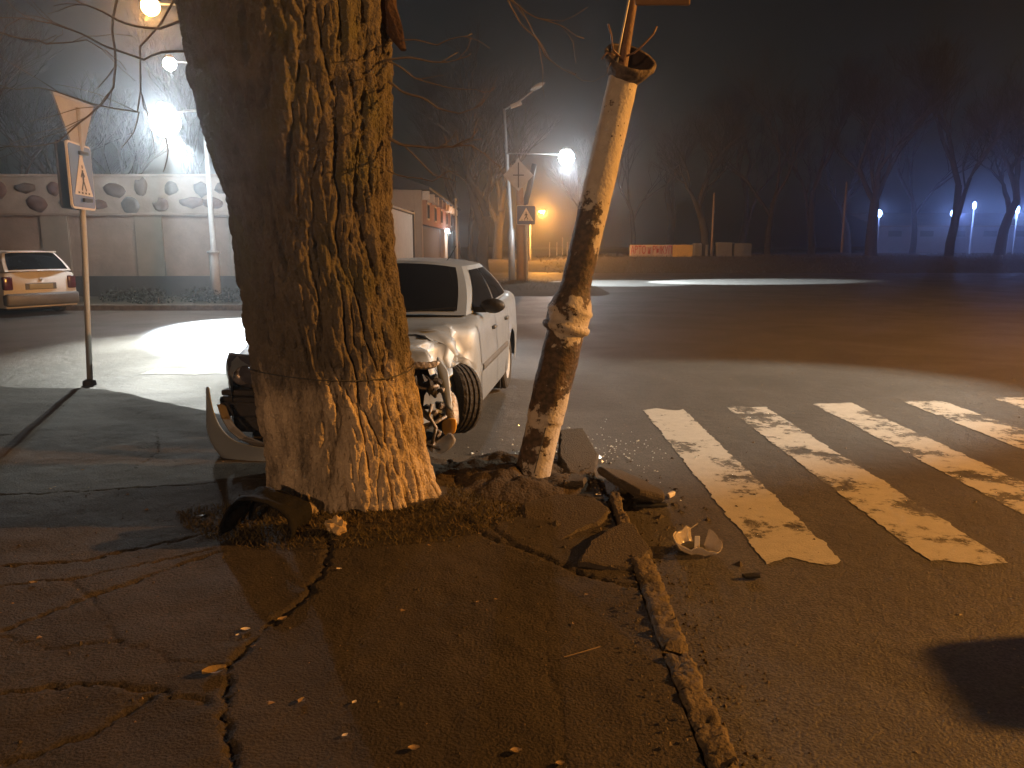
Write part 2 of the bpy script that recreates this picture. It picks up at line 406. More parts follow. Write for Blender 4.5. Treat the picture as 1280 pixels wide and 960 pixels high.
TH, ZZ = np.meshgrid(th, zz)
CX = np.interp(zz, tz, tcx)[:, None]; RX = np.interp(zz, tz, trx)[:, None]
ker = np.ones(25) / 25
RX = np.convolve(np.pad(RX[:, 0], 12, 'edge'), ker, 'valid')[:, None]; CX = np.convolve(np.pad(CX[:, 0], 12, 'edge'), ker, 'valid')[:, None]
RY = np.minimum(RX, .52)
wob = 1.3 * (fbm(TH * 1.2, ZZ * 1.6, 3, 3) - .5) + .5 * (fbm(TH * 3, ZZ * 4, 4, 3) - .5)
def bark(nu, zs, seed, wv):
    u = TH / (2 * np.pi) * nu + wv + .28 * np.sin(ZZ * 3.1 + TH * 2)
    f1, f2 = worley(u, ZZ * zs + .4 * fbm(TH * 2, ZZ * 2, seed, 2), nu, seed)
    return np.clip((f2 - f1) / .34, 0, 1)
b1 = bark(24, 1.25, 1, wob * 1.0); b2 = bark(50, 2.8, 2, wob * 1.6); b3 = bark(110, 9, 3, wob * 2.0)
strip = np.abs(np.sin((TH * 9 + wob * 4.0 + .8 * np.sin(ZZ * 2.2))))  # long cords of bark
fine = fbm(TH * 40, ZZ * 10, 8, 4) - .5
disp = .032 * (b1 ** .7 - .75) + .020 * (b2 ** .8 - .6) + .012 * (b3 - .5) + .022 * (strip - .6) + .016 * fine + .008 * (fbm(TH * 90, ZZ * 45, 18, 3) - .5)
disp += .03 * (fbm(TH * 2.2, ZZ * .8, 12, 3) - .5)
flare = np.exp(-np.clip(ZZ + .08, 0, 9) / .11)
lob = flare * (.06 + .07 * np.cos(TH * 7 + .8 + wob) + .05 * np.cos(TH * 4 + 2) + .06 * (fbm(TH * 8, ZZ * 3, 55, 3) - .4))
PX = CX + np.cos(TH) * (RX + disp + lob - .012); PY = TC.y + np.sin(TH) * (RY + disp + lob * 1.2)
V = np.stack([PX - TC.x, PY - TC.y, ZZ + 0 * TH], -1).reshape(-1, 3).tolist()
F = [(i * NT + j, i * NT + (j + 1) % NT, (i + 1) * NT + (j + 1) % NT, (i + 1) * NT + j) for i in range(NZ - 1) for j in range(NT)]
obj('trunk', mesh('trunk', V, F, M_BARK, True), tree)
def limb(pts, rads, name='limb', n=40, m=None):
    P = []; Rr = []
    pts = [Vector(p) for p in pts]; k = 14
    for i in range(len(pts) - 1):
        for j in range(k):
            t = j / k; p = pts[i].lerp(pts[i + 1], t * t * (3 - 2 * t) * .4 + t * .6)
            P.append(p + Vector((nval(p, .9, 3), nval(p, .9, 5), 0)) * .06); Rr.append(rads[i] * (1 - t) + rads[i + 1] * t)
    P.append(pts[-1]); Rr.append(rads[-1])
    v, f = tube(P, Rr, n)
    v2 = []
    for idx, p in enumerate(v):
        c = P[idx // n]; d = Vector(p) - c; a = idx % n
        kk = 1 + .10 * math.sin(a * 2 * math.pi / n * 7 + 2.2 * nval(c, 1.5, 2)) + .06 * nval((a * .5, c.z * 3, 0), 1, 4)
        v2.append(tuple(c + d * kk))
    return part(name, (v2, f), m or M_BARK, tree, True)
tl = tcx[-1]
limb([(tl - .10, 4.5, 2.5), (tl - .33, 4.5, 3.3), (tl - .75, 4.6, 4.2), (tl - 1.5, 4.9, 5.8), (tl - 2.0, 5.0, 8.0)], [.28, .42, .36, .27, .16])
limb([(tl + .08, 4.5, 2.5), (tl + .25, 4.5, 3.3), (tl + .42, 4.45, 4.4), (tl + .35, 4.2, 6.2), (tl + .7, 4.1, 8.6)], [.28, .42, .37, .27, .16])
limb([(tl + .0, 4.55, 2.7), (tl - .1, 5.4, 4.4), (tl + .2, 6.2, 6.3), (tl + .1, 6.6, 8)], [.26, .3, .2, .12])
def twig_vf(pts, r0, r1, rnd, sub=3, sides=5):
    P = [Vector(p) for p in pts]; D = []
    for i in range(len(P) - 1):
        for j in range(5):
            q = P[i].lerp(P[i + 1], j / 5)
            D.append(q + Vector((nval(q, 5, 1), nval(q, 5, 2), nval(q, 5, 3))) * .03)
    D.append(P[-1]); n = len(D)
    out = [tube(D, [r0 + (r1 - r0) * i / (n - 1) for i in range(n)], sides)]
    L = sum((D[i + 1] - D[i]).length for i in range(n - 1))
    for _ in range(sub):
        i = rnd.randrange(n // 4, n - 1); d = (D[i + 1] - D[i]).normalized()
        q = D[i]; S = [q]; l = L * rnd.uniform(.12, .35); w = Vector((rnd.uniform(-1, 1), rnd.uniform(-.6, .6), rnd.uniform(-.9, .9)))
        for k in range(4):
            d = (d + w * .35 + Vector((rnd.uniform(-.3, .3), rnd.uniform(-.3, .3), rnd.uniform(-.3, .3)))).normalized(); q = q + d * l / 4; S.append(q)
        rr = max(r1, (r0 + (r1 - r0) * i / n) * .6); out.append(tube(S, [rr, rr * .9, rr * .75, rr * .6, .0012], 4))
    return join(*out)
rt = random.Random(5)
TW = [  # drooping thin shoots on the trunk's flank and from the limbs above
 ([(484,172,4.4),(505,178,4.35),(535,183,4.3),(562,186,4.2),(590,173,4.1),(596,160,4.05)], .009, 5),
 ([(562,186,4.2),(590,182,4.15),(608,190,4.1),(625,208,4.1)], .005, 2),
 ([(484,104,4.4),(510,115,4.3),(545,137,4.2),(575,143,4.1),(598,132,4.05),(604,124,4.0)], .007, 2),
 ([(484,76,4.4),(520,76,4.3),(560,74,4.2),(588,67,4.1)], .007, 2),
 ([(484,78,4.4),(520,98,4.3),(560,110,4.2),(605,116,4.1)], .005, 2),
 ([(484,50,4.4),(520,50,4.3),(550,56,4.2),(570,48,4.1),(590,42,4.1)], .005, 2),
 ([(484,212,4.4),(512,225,4.3),(540,228,4.2),(560,214,4.2)], .004, 2),
 ([(505,178,4.35),(525,198,4.3),(545,217,4.3),(570,227,4.2)], .004, 1),
 ([(600,-60,4.6),(640,10,4.5),(665,42,4.45),(680,68,4.4),(700,84,4.4),(720,92,4.4)], .005, 3),
 ([(560,-70,4.6),(640,2,4.5),(690,30,4.4),(730,48,4.4)], .006, 4),
 ([(150,-60,4.6),(143,0,4.4),(145,60,4.3),(144,112,4.25),(112,146,4.2),(72,176,4.1),(30,184,4.05),(-30,186,4.0)], .008, 7),
 ([(235,-20,4.5),(175,60,4.2),(170,142,4.1),(110,128,4.0),(50,112,3.9),(-20,104,3.9)], .006, 6),
 ([(240,60,4.4),(180,75,4.2),(120,55,4.0),(60,30,3.9),(-20,20,3.8)], .007, 6),
 ([(238,20,4.4),(200,32,4.3),(145,25,4.2),(100,5,4.1),(40,-30,4.0)], .009, 4),
 ([(-60,30,4.2),(20,45,4.1),(60,60,4.0),(105,52,4.0),(140,70,4.0)], .006, 5),
 ([(172,142,4.1),(165,165,4.1),(152,185,4.05)], .004, 1), ([(205,170,4.3),(207,190,4.25),(204,215,4.2)], .004, 1),
]
for pts, r, s in TW:
    part('twig', twig_vf([py(*p) for p in pts], r, .002, rt, s), M_TWIG, tree, True)
for i in range(26):   # twigs of the crown above the frame
    src = rt.choice([(-1.9, 4.8, 5.2), (-.55, 4.3, 5.2), (-2.4, 5.0, 6.5), (-.4, 4.1, 7.2), (-1.0, 6.2, 6.3), (-.2, 4.1, 8.2), (-3.0, 5.0, 7.8)])
    a = rt.uniform(0, 6.28); p = Vector(src); d = Vector((math.cos(a), math.sin(a), rt.uniform(-.1, .8))); P = [p]
    for k in range(5): d = (d + Vector((rt.uniform(-.3, .3), rt.uniform(-.3, .3), rt.uniform(-.25, .15)))).normalized(); p = p + d * .5; P.append(p)
    part('twig', twig_vf(P, .035, .004, rt, 7), M_TWIG, tree, True)
# torn stub hanging by the trunk
stub = [py(478, -12, 4.42), py(484, 14, 4.40), py(494, 40, 4.38), py(503, 62, 4.37)]
v, f = tube([stub[0], stub[0].lerp(stub[1], .5), stub[1], stub[2], stub[3]], [.06, .06, .055, .045, .018], 9)
part('stub', ([tuple(Vector(p) + Vector((nval(p, 20, 1), nval(p, 20, 2), nval(p, 20, 3))) * .02) for p in v], f), mat('torn_wood', (.06, .03, .02), (.03, .016, .012), rough=.95, scale=20, bump=.6), tree)
# old wire tied round the trunk
P = []
for k in range(61):
    a = 2 * math.pi * k / 60; z = .80 + .02 * math.sin(a * 2)
    rx = float(np.interp(z, tz, trx)) + .018; cx = float(np.interp(z, tz, tcx))
    P.append((cx + math.cos(a) * rx, TC.y + math.sin(a) * min(rx, .535), z))
part('wire_loop', tube(P, .0035, 6, False), M_DARKM, tree, True)

# dry grass and moss tufts round the tree's foot
def tufts(name, n, cx, cy_, r0, r1, m, hmin, hmax, label, ang=(0, 6.28), zfun=gz):
    V = []; F = []
    rr = random.Random(len(name) + n)
    for i in range(n):
        a = rr.uniform(*ang); r = rr.uniform(r0, r1) ** 1.0; x = cx + r * math.cos(a) * 1.1; y = cy_ + r * math.sin(a); h = rr.uniform(hmin, hmax)
        z = zfun(x, y) - .002; b = rr.uniform(0, 6.28); w = rr.uniform(.002, .005); dx, dy = math.cos(b) * w, math.sin(b) * w; lx, ly = rr.uniform(-1, 1) * h * .9, rr.uniform(-1, 1) * h * .9
        k = len(V); V += [(x - dx, y - dy, z), (x + dx, y + dy, z), (x + lx, y + ly, z + h * rr.uniform(.35, 1))]; F.append((k, k + 1, k + 2))
    return tag(obj(name, mesh(name, V, F, m)), label, 'grass', kind='stuff')
tufts('grass', 9000, TC.x, TC.y, .48, .95, M_MOSS, .008, .045, 'dry short grass and moss at the foot of the big tree', (3.5, 6.6))

# ------------------------------------------------------------------ leaning pole
def peel_material():
    m = mat('peeling_paint', (.50, .465, .43), (.36, .325, .30), rough=.7, scale=14, bump=.5, bscale=50)
    nt, b = nodes_of(m); L = nt.links; tc = nt.nodes['Texture Coordinate']
    base = b.inputs['Base Color'].links[0].from_socket
    n = nt.nodes.new('ShaderNodeTexNoise'); n.inputs['Scale'].default_value = 5.5; n.inputs['Detail'].default_value = 9; n.inputs['Roughness'].default_value = .66
    L.new(tc.outputs['Object'], n.inputs['Vector'])
    sx = nt.nodes.new('ShaderNodeSeparateXYZ'); L.new(tc.outputs['Object'], sx.inputs[0])
    zr = nt.nodes.new('ShaderNodeValToRGB'); cr = zr.color_ramp; cr.interpolation = 'LINEAR'
    cr.elements[0].position = 0; cr.elements[0].color = (.50, .50, .50, 1); cr.elements[1].position = 1; cr.elements[1].color = (.33, .33, .33, 1)
    for p, c in ((.17, .47), (.26, .66), (.345, .62), (.37, .46), (.43, .52), (.48, .62), (.58, .60), (.66, .50), (.73, .36)):
        e = cr.elements.new(p); e.color = (c, c, c, 1)
    dv = nt.nodes.new('ShaderNodeMath'); dv.operation = 'DIVIDE'; dv.inputs[1].default_value = 2.62; L.new(sx.outputs['Z'], dv.inputs[0]); L.new(dv.outputs[0], zr.inputs[0])
    xm = nt.nodes.new('ShaderNodeMath'); xm.operation = 'MULTIPLY_ADD'; xm.inputs[1].default_value = -.55; L.new(sx.outputs['X'], xm.inputs[0]); L.new(zr.outputs[0], xm.inputs[2])
    sb = nt.nodes.new('ShaderNodeMath'); sb.operation = 'SUBTRACT'; L.new(xm.outputs[0], sb.inputs[0]); L.new(n.outputs['Fac'], sb.inputs[1])
    rp = nt.nodes.new('ShaderNodeValToRGB'); rp.color_ramp.elements[0].position = .0; rp.color_ramp.elements[1].position = .03
    L.new(sb.outputs[0], rp.inputs[0])
    rn = nt.nodes.new('ShaderNodeTexNoise'); rn.inputs['Scale'].default_value = 30; rn.inputs['Detail'].default_value = 6; L.new(tc.outputs['Object'], rn.inputs['Vector'])
    rc = nt.nodes.new('ShaderNodeValToRGB'); rc.color_ramp.elements[0].color = (.028, .021, .017, 1); rc.color_ramp.elements[1].color = (.115, .075, .05, 1)
    rc.color_ramp.elements[0].position = .38; rc.color_ramp.elements[1].position = .72
    L.new(rn.outputs['Fac'], rc.inputs[0])
    mx = nt.nodes.new('ShaderNodeMix'); mx.data_type = 'RGBA'; L.new(rp.outputs[0], mx.inputs[0]); L.new(base, mx.inputs[6]); L.new(rc.outputs[0], mx.inputs[7])
    # small chips
    ch = nt.nodes.new('ShaderNodeTexVoronoi'); ch.inputs['Scale'].default_value = 26; L.new(tc.outputs['Object'], ch.inputs['Vector'])
    cr2 = nt.nodes.new('ShaderNodeValToRGB'); cr2.color_ramp.elements[0].position = .14; cr2.color_ramp.elements[1].position = .18; cr2.color_ramp.elements[0].color = (1, 1, 1, 1); cr2.color_ramp.elements[1].color = (0, 0, 0, 1)
    L.new(ch.outputs['Distance'], cr2.inputs[0])
    gt = nt.nodes.new('ShaderNodeMath'); gt.operation = 'GREATER_THAN'; gt.inputs[1].default_value = .52; L.new(n.outputs['Fac'], gt.inputs[0])
    mm = nt.nodes.new('ShaderNodeMath'); mm.operation = 'MULTIPLY'; L.new(cr2.outputs[0], mm.inputs[0]); L.new(gt.outputs[0], mm.inputs[1])
    m4 = nt.nodes.new('ShaderNodeMix'); m4.data_type = 'RGBA'; L.new(mm.outputs[0], m4.inputs[0]); L.new(mx.outputs[2], m4.inputs[6]); m4.inputs[7].default_value = (.05, .03, .02, 1)
    L.new(m4.outputs[2], b.inputs['Base Color'])
    bp = nt.nodes.new('ShaderNodeBump'); bp.inputs['Strength'].default_value = .6; bp.inputs['Distance'].default_value = .008; bp.invert = True
    L.new(rp.outputs[0], bp.inputs['Height']); L.new(b.inputs['Normal'].links[0].from_socket, bp.inputs['Normal']); L.new(bp.outputs[0], b.inputs['Normal'])
    return m
M_PEEL = peel_material()
PB = py(666, 590, 4.95); PT = py(780, 96, 5.12)
axis = (PT - PB); plen = axis.length; adir = axis.normalized()
pq = Vector((0, 0, 1)).rotation_difference(adir)
pole = thing('leaning_pole', 'leaning rusty street pole with peeling white paint and collars, knocked out of the ground', 'pole', PB, pq.to_euler())
def pole_part(name, prof, n=48, dent=.006, m=M_PEEL, parent=pole):
    # resample
    P = []
    for (r0, h0), (r1, h1) in zip(prof[:-1], prof[1:]):
        k = max(1, int(abs(h1 - h0) / .02))
        for i in range(k): P.append((r0 + (r1 - r0) * i / k, h0 + (h1 - h0) * i / k))
    P.append(prof[-1])
    v, f = lathe(P, n)
    v = [tuple(Vector(p) * 1.0 + Vector((p[0], p[1], 0)).normalized() * (dent * nval(p, 7, 3) + dent * .6 * nval(p, 19, 4))) for p in v]
    return obj(name, mesh(name, v, f, m, True), parent)
h = plen
pole_part('lower_tube', [(.118, -.35), (.118, .0), (.115, .35), (.122, .36), (.124, .62), (.124, .98)])
pole_part('collar', [(.122, .94), (.128, .955), (.150, .965), (.158, .985), (.156, 1.005), (.140, 1.015), (.138, 1.08), (.146, 1.09), (.147, 1.11), (.138, 1.125), (.128, 1.17), (.108, 1.22), (.094, 1.28)], dent=.007)
pole_part('upper_tube', [(.096, 1.27), (.097, 1.9), (.095, h + .0)], dent=.004)
cup = pole_part('top_collar', [(.085, -.09), (.098, -.05), (.118, -.01), (.146, .035), (.162, .06), (.168, .085), (.160, .10), (.146, .095), (.132, .06), (.115, .02), (.06, -.01), (.01, -.015)], dent=.018)
cup.location = (0, 0, h + .03); cup.rotation_euler = (R(40), R(6), 0)
cup.data.materials[0] = mat('cup_rust', (.16, .125, .095), (.035, .024, .018), rough=.85, scale=14, contrast=.12, bump=.7)
cup.data.materials.append(mat('cup_shade', (.018, .012, .01), (.035, .02, .014), rough=.95, scale=20))  # near-black inner faces paint shade into the hollow
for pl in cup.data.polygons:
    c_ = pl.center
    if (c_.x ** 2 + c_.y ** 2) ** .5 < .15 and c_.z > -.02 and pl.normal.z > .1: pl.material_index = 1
obj('seam', mesh('seam', *tube([(.0, -.121, .02), (.006, -.122, .33)], .004, 5), M_DARKM), pole)
tp = py(778, 80, 5.1); tq = py(797, -40, 5.12); inv = (Matrix.Translation(PB) @ pq.to_matrix().to_4x4()).inverted()
obj('inner_pipe', mesh('inner_pipe', *xform(tube([tp - Vector((.01, 0, .10)), tp, tp.lerp(tq, .5), tq, py(806, -150, 5.13)], [.036, .035, .033, .032, .032], 14), inv), mat('rust_pipe', (.16, .085, .05), (.09, .05, .03), rough=.7, scale=18, bump=.4), True), pole)
obj('inner_conduit', mesh('inner_conduit', *xform(tube([py(770, 84, 5.04), py(776, 50, 5.05), py(786, 0, 5.06), py(794, -60, 5.08)], .007, 6), inv), M_METAL, True), pole)
for pts in ([(783,70,5.0),(793,66,4.98),(806,54,4.97),(817,42,4.97),(821,33,4.97)], [(776,72,5.0),(766,62,4.98),(764,44,4.98),(760,30,4.98)], [(772,70,5.0),(758,66,4.97),(752,74,4.96)]):
    obj('loose_wire', mesh('loose_wire', *xform(tube([py(*p) for p in pts], .0065, 6), inv), mat('wire_copper', (.22, .13, .08), (.14, .08, .05), rough=.5, scale=20), True), pole)
# the board bolted high on the inner pipe: only its lower edge hangs into view
bl = py(800, 7, 5.02); brt = py(862, 7, 5.02)
obj('board', mesh('board', *xform(bbox(bl.x - .03, brt.x, 5.0, 5.03, bl.z, bl.z + .42, .008), inv), mat('board_paint', (.22, .12, .05), (.16, .085, .035), rough=.6, scale=6)), pole)

# ------------------------------------------------------------------ broken ground and debris
def slab(px_pts, zt, thick, tilt, label, seed, m=M_SLAB):
    P = [pz(x, y, 0) for x, y in px_pts]; c = sum(P, Vector()) / len(P)
    # refine outline
    Q = []
    for i in range(len(P)):
        a, b_ = P[i], P[(i + 1) % len(P)]; k = max(2, int((b_ - a).length / .035))
        for j in range(k):
            q = a.lerp(b_, j / k); Q.append(q + Vector((nval(q, 18, seed), nval(q, 18, seed + 1), 0)) * .014)
    rings = []; n = len(Q)
    for rk, zk in ((.93, .004), (.985, -.002), (1.02, -thick * .3), (1.03, -thick * .6), (.95, -thick)):
        for q in Q:
            d = (q - c) * rk; dd = Vector((d.x, d.y, 0)); rough_ = .007 * nval((q + d), 30, seed) if rk > .95 else 0
            rings.append(Vector((c.x + dd.x, c.y + dd.y, zk + rough_)) )
    rot = Matrix.Rotation(tilt[0], 4, 'X') @ Matrix.Rotation(tilt[1], 4, 'Y')
    V = [tuple(rot @ (p - Vector((c.x, c.y, 0)))) for p in rings]
    F = [(i * n + k, i * n + (k + 1) % n, (i + 1) * n + (k + 1) % n, (i + 1) * n + k) for i in range(4) for k in range(n)]
    F.append(tuple(4 * n + k for k in range(n - 1, -1, -1))); F.append(tuple(range(n)))
    return tag(obj('asphalt_slab', mesh('asphalt_slab', V, F, m, False), None, (c.x, c.y, gz(c.x, c.y) * .4 + zt - .022)), label, 'slab', 'broken pavement slabs round the pole')
slab([(652,632),(700,622),(742,628),(764,642),(752,654),(722,664),(692,682),(656,678)], .035, .07, (R(3), R(-2)), 'largest flat broken asphalt slab in front of the leaning pole', 1)
slab([(722,705),(742,680),(776,662),(792,662),(814,690),(802,700),(790,712),(748,708)], .045, .07, (R(5), R(3)), 'wedge of broken asphalt tipped up against the thin kerb stone', 2)
slab([(748,590),(775,586),(812,600),(832,612),(830,622),(800,622),(768,606)], .05, .05, (R(-6), R(14)), 'long pale slab lying over the kerb onto the road', 3)
slab([(700,556),(728,552),(748,572),(744,588),(712,590),(698,576)], .07, .09, (R(10), R(8)), 'dark lump of asphalt leaning behind the foot of the pole', 4)
slab([(700,590),(718,588),(732,600),(728,608),(706,606)], .05, .04, (R(-8), R(-6)), 'small chunk of broken asphalt wedged beside the pole foot', 5)
slab([(586,598),(610,590),(646,592),(650,604),(630,612),(596,610)], .04, .05, (R(4), R(-7)), 'low asphalt chunk between tree and pole foot', 6)
slab([(560,578),(600,562),(636,566),(634,578),(600,586),(570,590)], .055, .07, (R(-9), R(5)), 'asphalt chunk heaved up under the bent car wheel', 7)
# loose soil thrown up round the pole and rubble crumbs
xs2 = np.linspace(-.75, .62, 70); ys2 = np.linspace(4.35, 5.55, 64); SX, SY = np.meshgrid(xs2, ys2)
q = ((SX + .05) / .60) ** 2 + ((SY - 4.97) / .46) ** 2
SZ = -.06 + .17 * np.exp(-q * 1.3) * (.35 + 1.1 * fbm(SX * 6, SY * 6, 41, 4)) + .05 * (fbm(SX * 17, SY * 17, 43, 3) - .5) - .12 * np.clip(q - .9, 0, 1)
SZ = SZ - .05 * np.exp(-((SX - .13) ** 2 + (SY - 4.95) ** 2) / .03)
tag(obj('soil', mesh('soil', *gridvf(np.stack([SX, SY, SZ], -1).tolist()), M_SOIL, True)), 'dark loose soil thrown up round the foot of the leaning pole', 'soil', kind='stuff')
def crumbs(name, n, fn, m, smin, smax, label, cat, seed, flat=.6):
    rr = random.Random(seed); V = []; F = []
    for i in range(n):
        x, y, z = fn(rr); s = rr.uniform(smin, smax) * (2.2 if rr.random() < .06 else 1)
        pts = [Vector((rr.uniform(-1, 1), rr.uniform(-1, 1), rr.uniform(-flat, flat))) * s for _ in range(5)]
        k = len(V); top = (x, y, z + s * flat * 1.3)
        for a in range(4):
            t = a * 1.57 + rr.uniform(-.5, .5); e = s * rr.uniform(.6, 1.2); V.append((x + math.cos(t) * e, y + math.sin(t) * e, z - .003))
        V.append((x + rr.uniform(-.3, .3) * s, y + rr.uniform(-.3, .3) * s, z + s * flat * rr.uniform(.5, 1.2)))
        F += [(k, k + 1, k + 4), (k + 1, k + 2, k + 4), (k + 2, k + 3, k + 4), (k + 3, k, k + 4)]
    return tag(obj(name, mesh(name, V, F, m)), label, cat, kind='stuff')
def around(rr):
    while True:
        x = rr.gauss(.1, .42); y = rr.gauss(4.7, .45)
        if (x + .92) ** 2 + (y - 4.5) ** 2 < .3: continue
        return (x, y, max(gz(x, y), ROADZ)) if x < .56 else (x, y, ROADZ + .002)
crumbs('rubble', 900, around, M_SLAB, .006, .022, 'asphalt rubble crumbs scattered round the pole', 'rubble', 3)
def around2(rr):
    x = rr.uniform(.45, .95); y = rr.uniform(1.8, 5.2)
    return (x, y, ROADZ + .003 if x > .68 else .01)
crumbs('kerb_grit', 500, around2, M_KERB, .003, .010, 'grit along the crumbling kerb', 'grit', 8)
def walk(rr):
    x = rr.uniform(-3.6, .5); y = rr.uniform(1.6, 5.6)
    return (x, y, gz(x, y))
crumbs('leaf_litter', 900, walk, mat('litter', (.28, .19, .10), (.14, .09, .045), rough=.8, scale=4), .003, .011, 'small dry leaves and crumbs scattered over the pavement', 'litter', 11, .25)
def onroad(rr):
    return (rr.uniform(.8, 7), rr.uniform(2, 11), ROADZ + .003)
crumbs('road_grit', 1600, onroad, mat('grit', (.3, .26, .2), (.16, .13, .1), rough=.8), .003, .009, 'fine grit and fragments scattered over the road', 'grit', 12, .4)
def glassy(rr):
    return (rr.gauss(.55, .35), rr.gauss(5.7, .4), ROADZ + .012)
def walk2(rr):
    x = rr.uniform(-3.2, .55); y = rr.uniform(1.5, 4.6)
    return (x, y, gz(x, y))
crumbs('pavement_grit', 5000, walk2, mat('walk_grit', (.09, .075, .055), (.035, .028, .02), rough=.95, scale=30), .0015, .006, 'coarse grit worn out of the old pavement asphalt', 'grit', 17, .7)
crumbs('glass_crumbs', 260, glassy, mat('glass_bits', (.75, .8, .8), (.6, .65, .65), rough=.1, scale=3, spec=.9), .004, .010, 'glittering crumbs of broken glass on the road behind the pole', 'glass', 13, .8)

def leaf(x, y, size, ang, m, label, name='fallen_leaf', cat='leaf', zoff=.006, curl=.25, z0=0.0):
    p = pz(x, y, z0); rows = []
    for i in range(7):
        t = i / 6; w = math.sin(math.pi * min(.97, max(.03, t))) ** .8 * .36
        rows.append([(size * (t - .5), size * w * s, size * curl * (abs(s) * .5 + (t - .5) ** 2)) for s in (-1, -.5, 0, .5, 1)])
    zz_ = gz(p.x, p.y) if z0 == 0 else z0
    vf = gridvf(rows); n = len(vf[0])
    V = vf[0] + [(a, b_, c - size * .02) for a, b_, c in vf[0]]; F = vf[1] + [tuple(i + n for i in q[::-1]) for q in vf[1]]
    o_ = obj(name, mesh(name, V, F, m), None, (p.x, p.y, zz_ + zoff), (0, .1, ang)); o_.scale = (.7, .7, .7)
    return tag(o_, label, cat, 'fallen leaves and scraps on the pavement')
ML1 = mat('leaf_tan', (.30, .22, .13), (.2, .14, .08), rough=.7, scale=9); ML2 = mat('scrap_white', (.75, .68, .6), (.6, .54, .46), rough=.6, scale=9); ML3 = mat('leaf_yellow', (.28, .2, .08), (.16, .11, .05), rough=.7, scale=9)
LEAVES = [(307,790,.05,.4,ML2,'white scrap lying beside the crack in the pavement'),(297,797,.025,1.2,ML2,'small pale scrap next to a white scrap by the crack'),(268,845,.12,.7,ML3,'wide yellow leaf pressed flat where the long crack ends'),
 (353,778,.06,.9,ML1,'narrow tan leaf lying in the long crack'),(377,878,.05,1.3,ML1,'tan leaf on edge below the forked crack'),(42,734,.045,.3,ML1,'tan leaf caught on the cracks far from the tree'),(424,718,.035,.2,ML2,'pale scrap below the foot of the tree'),
 (517,937,.05,.3,ML1,'broad tan leaf on bare pavement between two thin cracks'),(718,780,.035,2,ML1,'tan leaf on smooth pavement near the kerb'),(620,748,.025,.4,ML1,'small tan leaf on pavement below the slabs'),(443,878,.03,1.1,ML2,'tiny pale scrap beside the straight crack'),
 (431,920,.03,.8,ML2,'tiny pale scrap beside the straight crack'),(645,940,.05,.2,ML1,'curled tan leaf next to the thin crack near the kerb'),(597,752,.03,1,ML1,'small tan leaf on pavement below the slabs'),(662,625,.05,.3,ML3,'yellow leaf on the largest broken slab'),
 (612,655,.035,1,ML1,'small tan leaf in the gap before the largest slab'),(600,670,.035,2,ML1,'small tan leaf in the gap before the largest slab'),(722,626,.04,.6,ML2,'white shard on top of the largest broken slab'),(748,614,.05,.1,ML2,'white plastic shard wedged between slab and kerb'),(733,745,.03,.5,ML1,'small tan leaf on pavement near the kerb'),
 (700,955,.04,.3,ML1,'tan leaf at the thin crack beside the kerb')]
for i, l in enumerate(LEAVES): leaf(*l)
v, f = tube([pz(705, 825, .004) + Vector((0, 0, .012)), pz(725, 820, .004) + Vector((0, 0, .014)), pz(750, 812, .004) + Vector((0, 0, .012))], .0018, 5)
tag(obj('straw', mesh('straw', v, f, ML1)), 'thin dry straw lying on the pavement near the kerb', 'straw')
# pale crumpled wad at the trunk's foot
wp = pz(420, 662, .06)
tag(obj('crumpled_paper', mesh('crumpled_paper', *blob(0, 0, .03, .045, .04, .045, 4, 3, .7), mat('wad', (.5, .38, .22), (.34, .25, .14), rough=.9, scale=20), False), None, (wp.x + .01, wp.y - .02, gz(wp.x, wp.y) + .0)), 'crumpled pale paper wad at the foot of the big tree', 'paper')
# clear headlamp shell with a white scrap
hp = pz(872, 690, ROADZ)
shell = thing('lamp_shell', 'clear broken headlamp shell with a white scrap inside, lying on the road', 'headlamp shell', (hp.x, hp.y, ROADZ))
M_CLEAR = mat('clear_plastic', (.8, .74, .68), (.55, .5, .46), rough=.2, scale=30, alpha=.42, spec=.8)
rows = []
for i in range(13):
    t = i / 12; row = []
    for j in range(25):
        a = math.pi * (.55 + 1.75 * j / 24); r = (.03 + .085 * t ** .55) * (1 + .05 * math.sin(a * 3 + t * 4)); edge = (.02 * nval((a, t, 0), 1.3, 2) + .05 * max(0, nval((a, 0, 0), 6, 5))) * t
        row.append((math.cos(a) * r * 1.1, math.sin(a) * r * .85, .004 + .05 * t * t + edge + .035 * t * (.4 + math.sin(a - .3))))
    rows.append(row)
ob = obj('shell', mesh('shell', *gridvf(rows), M_CLEAR, True), shell); mdf = ob.modifiers.new('s', 'SOLIDIFY'); mdf.thickness = .004
obj('rim', mesh('rim', *tube([Vector(p) + Vector((0, 0, .002)) for p in rows[-1][4:13]], .004, 6), mat('rim_plastic', (.7, .64, .55), (.55, .5, .42), rough=.3, scale=20), True), shell)
obj('white_scrap', mesh('white_scrap', *bbox(-.022, .004, -.02, -.012, .01, .095, .003), mat('bright_scrap', (.85, .82, .78), (.7, .68, .62), rough=.5)), shell)
obj('strand', mesh('strand', *tube([(-.06, 0, .07), (-.05, .02, .11), (-.02, .04, .125), (.01, .06, .135)], .003, 5), M_CLEAR, True), shell)
obj('black_base', mesh('black_base', *blob(-.04, .02, .018, .085, .06, .02, 8, 2, .3), M_DARKM), shell)
